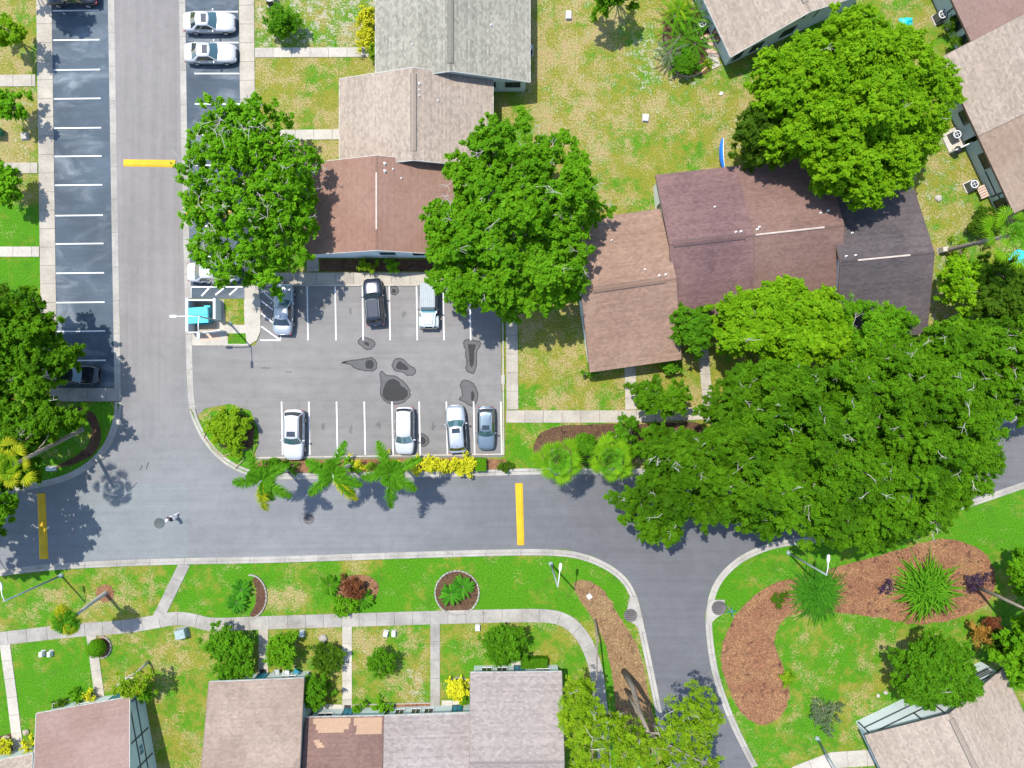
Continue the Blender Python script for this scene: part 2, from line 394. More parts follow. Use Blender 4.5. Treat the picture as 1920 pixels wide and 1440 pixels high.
# (x0,y0,x1,y1, dry, bare, lush, soft) in photo ground coordinates
ZONES = [
 (995, -300, 1440, 420, .50, .22, .34, 30), (995, -100, 1120, 330, .66, .22, .22, 60), (1180, 60, 1320, 160, .35, .45, .55, 40), (1150, 260, 1420, 400, .36, .05, .38, 60), (1340, 200, 1440, 300, .55, .35, .2, 40),
 (478, -300, 706, 92, .42, .48, .62, 12), (478, 106, 706, 245, .46, .10, .30, 8), (500, 262, 640, 300, .85, .1, .05, 8),
 (-300, -300, 72, 142, .55, .15, .30, 8), (-300, 160, 72, 308, .72, .28, .22, 8), (-300, 324, 76, 380, .6, .2, .2, 8), (-300, 380, 76, 462, .0, 0, .95, 4), (-300, 481, 77, 640, .02, 0, .90, 4),
 (1600, -300, 1860, 120, .35, .15, .45, 40), (1700, 120, 1900, 480, .45, .28, .38, 30), (1740, 480, 1800, 660, .5, .35, .3, 15),
 (972, 560, 1100, 770, .58, .08, .25, 10), (1090, 660, 1175, 770, .48, .05, .35, 15), (1190, 660, 1330, 770, .55, .05, .25, 15), (972, 720, 1010, 770, .2, 0, .55, 14),
 (938, 792, 1020, 886, .15, 0, .72, 8), (1000, 850, 1200, 890, .25, 0, .6, 10), (938, 560, 950, 790, .2, 0, .4, 4),
 (-300, 1050, 345, 1200, .30, .04, .62, 10), (-300, 1060, 60, 1130, .1, 0, .75, 20), (90, 1100, 250, 1190, .5, .12, .4, 25), (340, 1045, 1250, 1160, .14, .02, .82, 10), (500, 1100, 600, 1150, .55, .08, .4, 20), (640, 1040, 720, 1080, .35, .05, .5, 20), (700, 1060, 830, 1150, .0, 0, .95, 25), (900, 1060, 1080, 1145, .0, 0, .95, 25),
 (-300, 1200, 20, 1500, .05, 0, .9, 6), (25, 1205, 170, 1345, .02, 0, .95, 6), (190, 1180, 400, 1500, .32, .04, .48, 12), (250, 1190, 360, 1260, .5, .06, .4, 25), (280, 1300, 400, 1500, .36, .02, .40, 20),
 (500, 1180, 645, 1330, .48, .08, .42, 8), (662, 1175, 808, 1330, .40, .12, .55, 8), (665, 1180, 720, 1250, .8, .25, .2, 18), (760, 1250, 800, 1325, .5, .42, .4, 14), (826, 1172, 1000, 1330, .26, .10, .55, 10), (930, 1255, 980, 1290, .5, .3, .3, 10),
 (985, 1165, 1130, 1500, .25, .04, .48, 12), (1130, 1180, 1160, 1440, .0, 0, .95, 6), (1060, 1040, 1200, 1170, .08, 0, .85, 10),
 (1335, 1000, 1700, 1120, .05, 0, .92, 12), (1330, 1060, 1400, 1440, .12, 0, .85, 12), (1380, 1150, 1780, 1500, .22, .05, .70, 20), (1640, 1200, 1720, 1280, .5, .18, .4, 25), (1560, 1280, 1640, 1400, .34, .08, .6, 25), (1780, 900, 2100, 1100, .03, 0, .92, 20), (1850, 1040, 2100, 1240, .2, 0, .7, 20),
 (1150, 640, 1900, 900, .5, .1, .2, 30),
]
lawn = np.zeros((ny, nx, 3)); lawn[:] = (.3, .05, .6)
for (x0, y0, x1, y1, a, b, c, s) in ZONES:
    wx = np.clip((PXg - x0) / s + .5, 0, 1) * np.clip((x1 - PXg) / s + .5, 0, 1)
    wy = np.clip((PYg - y0) / s + .5, 0, 1) * np.clip((y1 - PYg) / s + .5, 0, 1)
    w = (wx * wy)[..., None]; lawn = lawn * (1 - w) + np.array([a, b, c]) * w
me = bpy.data.meshes.new('ground')
V = np.stack([GX.ravel(), GY.ravel(), np.zeros(nx * ny)], 1)
idx = np.arange(nx * ny).reshape(ny, nx)
Q = np.stack([idx[:-1, :-1].ravel(), idx[:-1, 1:].ravel(), idx[1:, 1:].ravel(), idx[1:, :-1].ravel()], 1)
me.vertices.add(nx * ny); me.vertices.foreach_set('co', V.astype(np.float32).ravel())
me.loops.add(Q.size); me.loops.foreach_set('vertex_index', Q.astype(np.int32).ravel())
me.polygons.add(len(Q)); me.polygons.foreach_set('loop_start', np.arange(0, Q.size, 4, dtype=np.int32)); me.polygons.foreach_set('loop_total', np.full(len(Q), 4, dtype=np.int32))
ca = me.attributes.new('lawn', 'FLOAT_COLOR', 'POINT')
ca.data.foreach_set('color', np.concatenate([lawn.reshape(-1, 3), np.ones((nx * ny, 1))], 1).astype(np.float32).ravel())
me.update(calc_edges=True)
struct('ground', link('ground', me, M['lawn']), 'patchy green and straw coloured lawn around the houses', 'lawn')

EDGE_L = [(213, -60), (220, 360), (227, 725), (228, 770), (222, 800), (210, 832), (190, 860), (160, 885), (125, 902), (80, 914), (40, 919), (-60, 925), (-400, 945)]
EDGE_B = [(-400, 1115), (-60, 1078), (0, 1068), (90, 1057), (200, 1051), (340, 1046), (500, 1044), (700, 1037), (960, 1029), (1060, 1030), (1110, 1042), (1150, 1062), (1177, 1085), (1192, 1112), (1200, 1135), (1210, 1185), (1222, 1240), (1235, 1305), (1247, 1367), (1262, 1440), (1300, 1560)]
EDGE_R = [(1480, 1560), (1410, 1440), (1400, 1422), (1367, 1355), (1350, 1310), (1335, 1265), (1325, 1205), (1322, 1155), (1330, 1110), (1346, 1080), (1365, 1060), (1390, 1040), (1430, 1022), (1470, 1012), (1510, 1008), (1600, 998), (1700, 975), (1820, 938), (1920, 903), (2100, 830)]
EDGE_T = [(2100, 720), (1920, 785), (1750, 825), (1600, 850), (1450, 870), (1300, 885), (1190, 890), (1000, 889), (900, 893), (700, 896), (540, 899), (500, 898), (470, 893), (440, 882), (410, 862), (385, 835), (365, 800), (355, 770), (350, 720), (347, 560), (341, 360), (336, 0), (335, -60)]
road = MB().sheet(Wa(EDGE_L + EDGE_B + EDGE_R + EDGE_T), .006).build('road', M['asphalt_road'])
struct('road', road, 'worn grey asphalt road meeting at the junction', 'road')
MB().sheet(Wa([(148, 908), (349, 907), (352, 1044), (140, 1050)]), .010).build('repair_patch', M['asphalt_patch'], road)
bay_l = struct('', MB().sheet(Wa([(96, -60), (107, 727), (217, 727), (206, -60)]), .012).build('parking_bay', M['asphalt_sealed']), 'dark sealed row of parking stalls beside the long left pavement', 'parking')
bay_r = struct('', MB().sheet(Wa([(346, -60), (357, 560), (459, 560), (446, -60)]), .012).build('parking_bay', M['asphalt_sealed']), 'dark sealed row of parking stalls with the two white sedans', 'parking')
lot = struct('', MB().sheet(Wa([(357, 648), (478, 648), (487, 630), (487, 535), (938, 535), (942, 857), (478, 862), (486, 815), (470, 770), (430, 757), (385, 766), (364, 785), (357, 765)]), .012).build('parking_lot', M['asphalt_lot']), 'grey parking lot with water stains between the two rows of cars', 'parking')

def line(p0, p1, parent, w=2.4, z=.021):
    a, b = W(*p0), W(*p1); d = (b - a).normalized(); n = Vector((-d.y, d.x, 0)) * (w / 40)
    MB().add([(q.x, q.y, z) for q in (a - n, b - n, b + n, a + n)], [(0, 1, 2, 3)]).build('stall_line', M['line_paint'], parent)
for y in (20, 75, 131, 185, 240, 293, 347, 404, 457, 512, 567, 621, 676):
    line((99 + y * .012, y + .5), (185 + y * .02, y - .5), bay_l)
for y in (22, 80, 138, 195, 253, 310, 366, 424, 481): line((363 + y * .012, y), (446 + y * .02, y), bay_r)
line((358, 538), (458, 538), bay_r); line((358, 538), (358, 559), bay_r)
line((378, 555), (392, 540), bay_r, 3); line((404, 553), (420, 540), bay_r, 3); line((430, 553), (445, 540), bay_r, 3)
for x in (577, 629.5, 680.5, 731, 782, 832, 882): line((x - 1, 537), (x + .5, 638), lot)
for a, b in (((490, 543), (522, 573)), ((490, 564), (517, 585)), ((489, 587), (517, 609)), ((490, 612), (525, 637)), ((488, 638), (527, 638)), ((526, 624), (526, 638))): line(a, b, lot)
for x in (529, 580, 632, 684, 736, 787, 838, 889, 940): line((x - 1, 753), (x + 1, 853), lot)

# water stains that dried in rings
def wobble(P, amp, it=2):
    P = [Vector((p[0], p[1], 0)) for p in P]
    for _ in range(it):
        Q = []
        for i in range(len(P)):
            a, b = P[i], P[(i + 1) % len(P)]; Q += [a.lerp(b, .25), a.lerp(b, .75)]
        P = Q
    return [p + Vector((mnoise.noise(p * .35) * amp, mnoise.noise(p * .35 + Vector((9, 4, 2))) * amp, 0)) for p in P]
def shrink(P, d):
    n = len(P); A = sum(P[i].x * P[(i + 1) % n].y - P[(i + 1) % n].x * P[i].y for i in range(n)); s = 1 if A > 0 else -1; Q = []
    for i in range(n):
        t_ = P[(i + 1) % n] - P[i - 1]; t_ = t_.normalized(); Q.append(P[i] + Vector((-t_.y, t_.x, 0)) * d * s)
    return Q
ST = [([(310,140),(360,80),(410,72),(500,100),(545,150),(520,200),(465,238),(410,225),(360,180)], [(390,140),(440,135),(470,160),(450,185),(410,170)]),
 ([(100,390),(200,355),(330,340),(400,335),(480,312),(540,340),(560,400),(555,480),(430,492),(330,478),(270,440),(245,410),(180,400)], [(420,370),(460,350),(515,360),(515,455),(440,462),(415,420)]),
 ([(735,390),(760,340),(830,325),(890,350),(940,410),(1040,465),(1000,540),(920,545),(870,505),(760,490),(735,450)], [(780,440),(800,375),(840,360),(880,400),(960,470),(800,470)]),
 ([(580,500),(620,475),(680,540),(760,530),(830,570),(920,640),(965,740),(960,800),(860,880),(700,890),(600,810),(590,700),(605,640)], [(620,740),(660,620),(740,570),(820,600),(840,660),(910,690),(940,770),(870,840),(680,850),(620,790)]),
 ([(1590,110),(1680,95),(1810,130),(1800,190),(1750,250),(1765,400),(1720,545),(1600,470),(1640,390),(1610,290),(1620,230),(1590,180)], [(1640,155),(1750,160),(1720,250),(1720,400),(1690,450),(1665,400),(1660,250)]),
 ([(1545,640),(1590,590),(1690,600),(1750,680),(1780,770),(1750,880),(1690,920),(1600,860),(1520,825),(1580,790),(1570,720)], [(1690,700),(1730,760),(1720,830),(1680,850)]),
 ([(1040,1230),(1110,1225),(1170,1270),(1190,1330),(1150,1390),(1080,1400)], [(1080,1260),(1140,1290),(1140,1360),(1080,1370)]),
 ([(700,130),(735,110),(790,120),(815,155),(800,195),(750,210),(705,180)], [(730,145),(775,145),(780,180),(740,185)])]
for k, (o_, i_) in enumerate(ST):
    f = (lambda p: (620 + p[0] / 6.4, 620 + p[1] / 6.4)) if k < 7 else (lambda p: (739 + (p[0] - 757) / 6.0, 545 + (p[1] - 160) / 5.0))
    A = wobble([f(p) for p in o_], 2.0); B = wobble([f(p) for p in i_], 1.8)
    for poly, z, mk in ((A, .0135, 'asphalt_rim'), (shrink(A, 2.0), .0150, 'asphalt_damp'), (B, .0165, 'asphalt_wet')):
        MB().sheet([W(p.x, p.y) for p in poly], z).build('water_stain', M[mk], lot)

for k, (x, y, rx, ry) in enumerate([(606, 575, 5, 9), (657, 583, 4, 8), (757, 590, 5, 7), (606, 800, 5, 10), (658, 806, 4, 9), (710, 796, 5, 8), (812, 800, 4, 9), (866, 745, 9, 3), (500, 690, 14, 3), (540, 697, 10, 2.5), (860, 560, 5, 8)]):
    rg = random.Random(k); P = [Vector((x + rx * math.cos(a * .7) * rg.uniform(.5, 1.2), y + ry * math.sin(a * .7) * rg.uniform(.5, 1.2), 0)) for a in range(9)]
    MB().sheet([W(p.x, p.y) for p in wobble(P, 1.5)], .0130).build('oil_spot', M['asphalt_spot'], lot)
for a, b in (((263, 881), (267, 872)), ((274, 880), (279, 866)), ((246, 917), (257, 905)), ((500, 803), (507, 797)), ((618, 853), (628, 840))):
    line(a, b, road, 1.6, .0105)
    o = [q for q in road.children][-1]; o.name = 'skid_mark'; o.data.materials[0] = M['asphalt_rim']
# kerbs
KP = [(0, .016), (.30, .022), (.34, .115), (.36, .13), (.55, .13), (.58, .11), (.60, .02)]
FP = [(0, .014), (.30, .020), (.58, .026)]
def kerb(P, label, prof=KP, seg=3.0, mat='kerb', flip=False):
    P = smooth_line([W(*p) for p in P], 2)
    if flip: P = P[::-1]
    base = MB(); Q = resample(P, .5); N = norms(Q); V = []; F = []
    w = prof[-1][0] - .01
    for q, n in zip(Q, N): V += [(q.x + n.x * .01, q.y + n.y * .01, .009), (q.x + n.x * w, q.y + n.y * w, .009)]
    F = [(2 * i, 2 * i + 2, 2 * i + 3, 2 * i + 1) for i in range(len(Q) - 1)]
    b = base.add(V, F).build('kerb', M['joint']); struct('', b, label, 'kerb')
    strip_pieces('kerb_stone', P, prof, seg, b, M[mat], .025)
kerb(EDGE_L[:2] + [(227, 752)], 'flat concrete gutter between the dark left stalls and the road', FP, 3.0, flip=True)
kerb([(227.5, 753)] + EDGE_L[3:12], 'curved concrete kerb below the large trees at the left junction corner', flip=True)
kerb(EDGE_B[1:-1], 'long concrete kerb along the lower lawn and down the side road', flip=True)
kerb(EDGE_R[1:-1], 'concrete kerb curving round the lawn with the orange mulch bed', flip=True)
kerb([(335, -60), (341, 360), (347, 560)], 'flat concrete gutter between the road and the white sedans', FP, 3.0)
kerb([(347, 561), (350, 720), (355, 768)], 'narrow concrete gutter across the parking lot entrance', FP, 3.0)
kerb(EDGE_T[1:-5][::-1], 'concrete kerb rounding the palm bed below the parking lot')
TK = [(0, .10), (.02, .12), (.13, .12), (.15, .10)]
kerb([(946, 853), (478, 860)], 'thin pale kerb between the lower parked cars and the palm bed', TK, 3.0, 'concrete_pale', True)
kerb([(941, 540), (943, 850)], 'thin pale kerb along the right side of the parking lot', TK, 3.0, 'concrete_pale')
kerb([(486, 537), (938, 536)], 'thin pale kerb at the head of the upper parked cars', TK, 3.0, 'concrete_pale')

# pavements of separate slabs
def path(P, w, label, seg=1.5, mat='concrete', z=.055, it=0, cat='pavement'):
    P = [W(*p) for p in P]; P = smooth_line(P, it) if it else [Vector((p.x, p.y, 0)) for p in P]
    hw = w / 40; V = []; Q = resample(P, .5); N = norms(Q)
    for q, n in zip(Q, N): V += [(q.x - n.x * (hw - .01), q.y - n.y * (hw - .01), z - .028), (q.x + n.x * (hw - .01), q.y + n.y * (hw - .01), z - .028)]
    F = [(2 * i, 2 * i + 2, 2 * i + 3, 2 * i + 1) for i in range(len(Q) - 1)]
    b = MB().add(V, F).build('pavement', M['joint']); struct('', b, label, cat)
    strip_pieces('slab', P, [(-hw, z - .01), (-hw + .012, z), (hw - .012, z), (hw, z - .01)], seg, b, M[mat], .03, .0012)
path([(82, -60), (88, 360), (91, 560), (95, 726)], 29, 'long straight pavement beside the dark left parking stalls', 1.6)
path([(-80, 152), (67, 151)], 22, 'short walk crossing the dry left lawn near the top')
path([(-80, 315), (71, 315)], 20, 'short walk left of the yellow road hump')
path([(-80, 472), (74, 472)], 19, 'short walk between the two bright green left lawns', mat='concrete_pale')
path([(95, 740), (221, 740)], 25, 'concrete apron below the black car', 1.5, 'concrete_grey')
path([(462, -60), (464, 165), (472, 500), (474, 615)], 28, 'pavement running down beside the white sedans', 1.6)
path([(478, 99), (692, 98)], 18, 'front walk to the grey roofed house', mat='concrete_pale')
path([(485, 254), (637, 252)], 19, 'front walk to the beige roofed house', mat='concrete_pale')
path([(488, 523), (938, 522)], 23, 'pavement at the head of the upper parked cars', 1.6)
path([(586, 479), (587, 509)], 22, 'small concrete pad at the corner of the brick brown house', 1.0)
path([(959, 560), (961, 768)], 22, 'pavement along the right side of the parking lot', 1.6, 'concrete')
path([(949, 781), (1180, 781), (1340, 774)], 23, 'pavement above the fan palms', 1.6)
path([(1181, 660), (1183, 768)], 21, 'front walk below the tan brown roof', 1.4)
path([(1312, 590), (1328, 765)], 19, 'front walk half hidden under the bright tree', 1.4)
path([(939.5, 712), (947, 712)], 18, 'tiny concrete link between lot and pavement', .6)
path([(-60, 1204), (40, 1193), (130, 1182), (230, 1176), (290, 1166), (330, 1158), (365, 1163), (395, 1172), (480, 1168), (640, 1163), (800, 1158), (960, 1154), (1030, 1154), (1060, 1162), (1085, 1182), (1105, 1215), (1118, 1255), (1124, 1300), (1130, 1360), (1136, 1500)], 25, 'winding walk through the lower lawns', 1.6, 'concrete_grey', .062, 2)
path([(347, 1056), (296, 1160)], 21, 'slanting walk from the road down to the winding walk', 1.5, 'concrete_grey')
path([(9, 1204), (22, 1300), (36, 1415)], 19, 'front walk at the lower left edge', 1.4, 'concrete_pale')
path([(171, 1189), (188, 1312)], 18, 'front walk past the clipped ball shrub', 1.4, 'concrete')
path([(494, 1177), (494, 1268)], 18, 'front walk ending at the door mat beside the plastic chairs', 1.4, 'concrete')
path([(651, 1172), (651, 1332)], 18, 'front walk ending at a black door mat', 1.4, 'concrete_pale')
path([(816, 1168), (816, 1334)], 18, 'front walk left of the yellow round shrub', 1.4, 'concrete_grey')
path([(968, 1238), (968, 1259)], 18, 'short front step beside the clipped dark hedge', .6, 'concrete_pale')
path([(602, 1330), (642, 1331)], 20, 'pale porch slab under the rust roof edge', 1.0, 'concrete_pale')
path([(828, 1321), (862, 1321)], 16, 'pale porch slab below the yellow round shrub', 1.0, 'concrete_pale')
path([(1490, 1452), (1560, 1425), (1640, 1420)], 30, 'pale walk at the lower edge beside the corner house', 1.6, 'concrete_pale')

# dumpster enclosure pad, raised corner with grass
pad = struct('', MB().prism(Wa([(361, 562), (361, 648), (466, 648), (482, 638), (489, 620), (489, 560), (460, 560), (460, 562)]), .0, .085).build('pavement', M['concrete_pale']), 'raised pale concrete corner carrying the dumpster enclosure', 'pavement')
MB().sheet(Wa([(420, 562), (458, 562), (459, 609), (424, 609)]), .092).build('lawn_inset', M['lawn_olive'], pad)
MB().sheet(Wa([(427, 625), (461, 625), (463, 645), (428, 645)]), .092).build('lawn_inset', M['lawn_bright'], pad)
MB().sheet(Wa([(364, 566), (407, 566), (407, 620), (364, 620)]), .091).build('asphalt_inset', M['stone'], pad)
MB().sheet(Wa([(374, 627), (412, 625), (412, 637), (378, 640)]), .091).build('asphalt_inset', M['paver'], pad)
isl = struct('', MB().prism(Wa([(358, 768), (372, 788), (400, 771), (432, 765), (465, 774), (483, 800), (484, 835), (470, 860), (478, 884), (458, 884), (425, 866), (398, 842), (377, 810)]), 0, .10).build('island', M['lawn_bright']), 'grassy corner island with the round yellow green shrub', 'island')
isl2 = struct('', MB().prism(Wa([(224, 757), (215, 795), (203, 824), (184, 850), (155, 874), (121, 891), (78, 903), (38, 907), (-60, 912), (-60, 757)]), 0, .10).build('island', M['lawn_bright']), 'grassy corner island under the large left trees', 'island')

# storm drain aprons
for P in ([(1180, 1120), (1194, 1117), (1202, 1150), (1209, 1180), (1200, 1182), (1190, 1170), (1172, 1160)], [(1334, 1124), (1358, 1124), (1356, 1150), (1345, 1156), (1332, 1168), (1324, 1166), (1326, 1130)]):
    side = 'left' if P[0][0] < 1250 else 'right'
    struct('', MB().prism(Wa(P), 0, .14).build('drain_apron', M['concrete_grey']), 'concrete storm drain apron on the ' + side + ' kerb of the side road', 'drain')

# mulch beds
def bed(P, label, mat='mulch', chips=45, z=.03, it=2, cs=(.025, .075)):
    Q = wobble([Vector((p[0], p[1], 0)) for p in P], 3.0, it); poly = [W(p.x, p.y) for p in Q]
    b = MB().prism([(p.x, p.y) for p in poly], -.02, z).build('mulch_bed', M[mat]); struct('', b, label, 'mulch bed')
    px = np.array([(p.x, p.y) for p in poly]); lo, hi = px.min(0), px.max(0); n = int((hi - lo).prod() * chips)
    C = RNG.uniform(lo, hi, (n, 2)); C = C[inside(C, px)]; n = len(C); C = C + RNG.normal(0, .05, (n, 2))
    a = RNG.uniform(0, 6.28, n); L = RNG.uniform(cs[0], cs[1], n); w = L * RNG.uniform(.3, .6, n); ti = RNG.normal(0, .25, (n, 2))
    u = np.stack([np.cos(a), np.sin(a), ti[:, 0]], 1) * L[:, None]; v = np.stack([-np.sin(a), np.cos(a), ti[:, 1]], 1) * w[:, None]
    c = np.stack([C[:, 0], C[:, 1], np.full(n, z + .025)], 1)
    me = mesh_quads('mulch_chips', np.stack([c - u - v, c + u - v, c + u + v, c - u + v], 1).reshape(-1, 3), 4, False, RNG.random(n))
    o = link('mulch_chips', me, M[mat], b); o['kind'] = 'stuff'
    return b
def inside(C, poly):
    x, y = C[:, 0], C[:, 1]; r = np.zeros(len(C), bool); n = len(poly)
    for i in range(n):
        x0, y0 = poly[i]; x1, y1 = poly[(i + 1) % n]
        c = ((y0 > y) != (y1 > y)) & (x < (x1 - x0) * (y - y0) / (y1 - y0 + 1e-12) + x0); r ^= c
    return r
def edge_dist(C, poly):
    d = np.full(len(C), 1e9); n = len(poly)
    for i in range(n):
        a = np.array(poly[i], float); b = np.array(poly[(i + 1) % n], float); ab = b - a
        t_ = np.clip(((C - a) @ ab) / (ab @ ab + 1e-9), 0, 1); d = np.minimum(d, np.linalg.norm(C - a - t_[:, None] * ab, axis=1))
    return d
BED_M1 = [(1072,1095),(1085,1087),(1105,1088),(1125,1100),(1145,1125),(1160,1155),(1185,1190),(1200,1220),(1208,1260),(1220,1320),(1236,1390),(1160,1390),(1155,1320),(1148,1260),(1135,1205),(1115,1165),(1090,1130)]
BED_M2 = [(1500,1080),(1560,1065),(1640,1045),(1720,1020),(1770,1008),(1820,1018),(1855,1045),(1868,1080),(1860,1120),(1840,1140),(1790,1160),(1730,1172),(1680,1165),(1640,1155),(1590,1150),(1540,1145),(1500,1148),(1470,1160),(1455,1180),(1452,1215),(1470,1250),(1482,1290),(1475,1330),(1450,1355),(1420,1360),(1390,1340),(1370,1300),(1355,1260),(1350,1225),(1360,1190),(1380,1150),(1420,1110),(1460,1090)]
bed(BED_M1, 'long straw and brown mulch bed beside the side road with bare trunks', 'mulch_straw', 90)
bed(BED_M2, 'large S shaped orange mulch bed on the right lawn', 'mulch', 90)
bed([(478,864),(700,860),(944,857),(962,879),(860,884),(700,886),(545,887),(500,884),(480,876)], 'narrow red mulch bed with palms under the lower parked cars', 'mulch', 45, .09, 1)
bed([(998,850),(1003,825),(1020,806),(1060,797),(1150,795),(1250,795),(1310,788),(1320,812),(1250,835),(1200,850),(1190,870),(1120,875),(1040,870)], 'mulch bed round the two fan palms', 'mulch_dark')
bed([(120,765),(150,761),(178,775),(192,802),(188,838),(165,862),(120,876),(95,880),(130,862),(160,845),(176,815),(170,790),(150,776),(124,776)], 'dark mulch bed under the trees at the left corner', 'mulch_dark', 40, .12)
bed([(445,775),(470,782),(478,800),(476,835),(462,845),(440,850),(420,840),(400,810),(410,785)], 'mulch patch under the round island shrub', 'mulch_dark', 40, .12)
bed([(470,1082),(488,1084),(500,1110),(497,1145),(482,1158),(465,1155),(480,1135),(482,1108)], 'crescent of mulch and pale stones beside the left cycad', 'mulch_dark', 40)
bed([(857,1071),(890,1080),(900,1108),(888,1140),(857,1152),(825,1142),(816,1110),(825,1082)], 'round mulch ring with two cycads', 'mulch_dark', 40)
bed([(640,1080),(690,1076),(712,1095),(705,1120),(685,1135),(650,1140),(628,1120)], 'small reddish mulch bed in the lower lawn', 'mulch', 40)
bed([(184,1098),(205,1095),(216,1110),(210,1127),(190,1130),(178,1115)], 'sandy ring round the base of the yellowing palm', 'mulch', 30)
bed([(175,1196),(200,1194),(208,1212),(198,1232),(180,1234),(170,1214)], 'ring of bare soil around the clipped ball shrub', 'mulch', 30)
bed([(600,487),(832,487),(832,509),(600,509)], 'soil bed under the brick brown gable wall with house shade in its dark colour', 'mulch_dark', 40, .03, 0)  # shade of the house is put into the darker mulch colour here
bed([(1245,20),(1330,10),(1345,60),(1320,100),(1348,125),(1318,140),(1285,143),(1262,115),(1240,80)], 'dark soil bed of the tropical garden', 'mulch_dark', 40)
bed([(733,1318),(808,1317),(808,1335),(733,1337)], 'narrow planting bed in front of the white porch panels', 'mulch', 40, .03, 0)
bed([(100,1330),(200,1308),(205,1325),(104,1350)], 'front planting bed at the lower left roof', 'mulch_dark', 40, .03, 1)
bed([(-10,1380),(28,1375),(30,1412),(-10,1425)], 'stony planting bed at the lower left corner', 'mulch_dark', 40, .03, 1)
# ================================================================ HOUSES
def shingles(E0, E1, R1, R0, mat, parent, off, row=.17, tab=.31, lift=.014):
    E0, E1, R1, R0 = map(Vector, (E0, E1, R1, R0)); U = E1 - E0; L = U.length; U = U.normalized(); S = (R0 - E0); H = S.length; S = S.normalized(); N = U.cross(S).normalized()
    if N.z < 0: N = -N
    nr = int(H / row) + 1; quads = []; tint = []
    for r in range(nr):
        v0 = r * row - .02; v1 = min((r + 1) * row + .035, H)
        if v0 >= H: break
        nt = int(L / tab) + 2; u = (np.arange(nt + 1) - (.5 if r % 2 else 0) - RNG.random() * .2) * tab
        u = np.clip(u + RNG.normal(0, .012, nt + 1), 0, L)
        rowt = RNG.random() * .35
        for a, b in zip(u[:-1], u[1:]):
            if b - a < .02: continue
            g = .006; l0 = lift + RNG.random() * .01
            quads += [E0 + U * (a + g) + S * v0 + N * l0, E0 + U * (b - g) + S * v0 + N * l0, E0 + U * (b - g) + S * v1 + N * .003, E0 + U * (a + g) + S * v1 + N * .003]
            tint.append(rowt + RNG.random() * .65)
    V = np.array([tuple(q - off) for q in quads])
    me = mesh_quads('shingles', V, 4, False, tint); o = link('shingles', me, mat, parent); o['kind'] = 'stuff'; return o

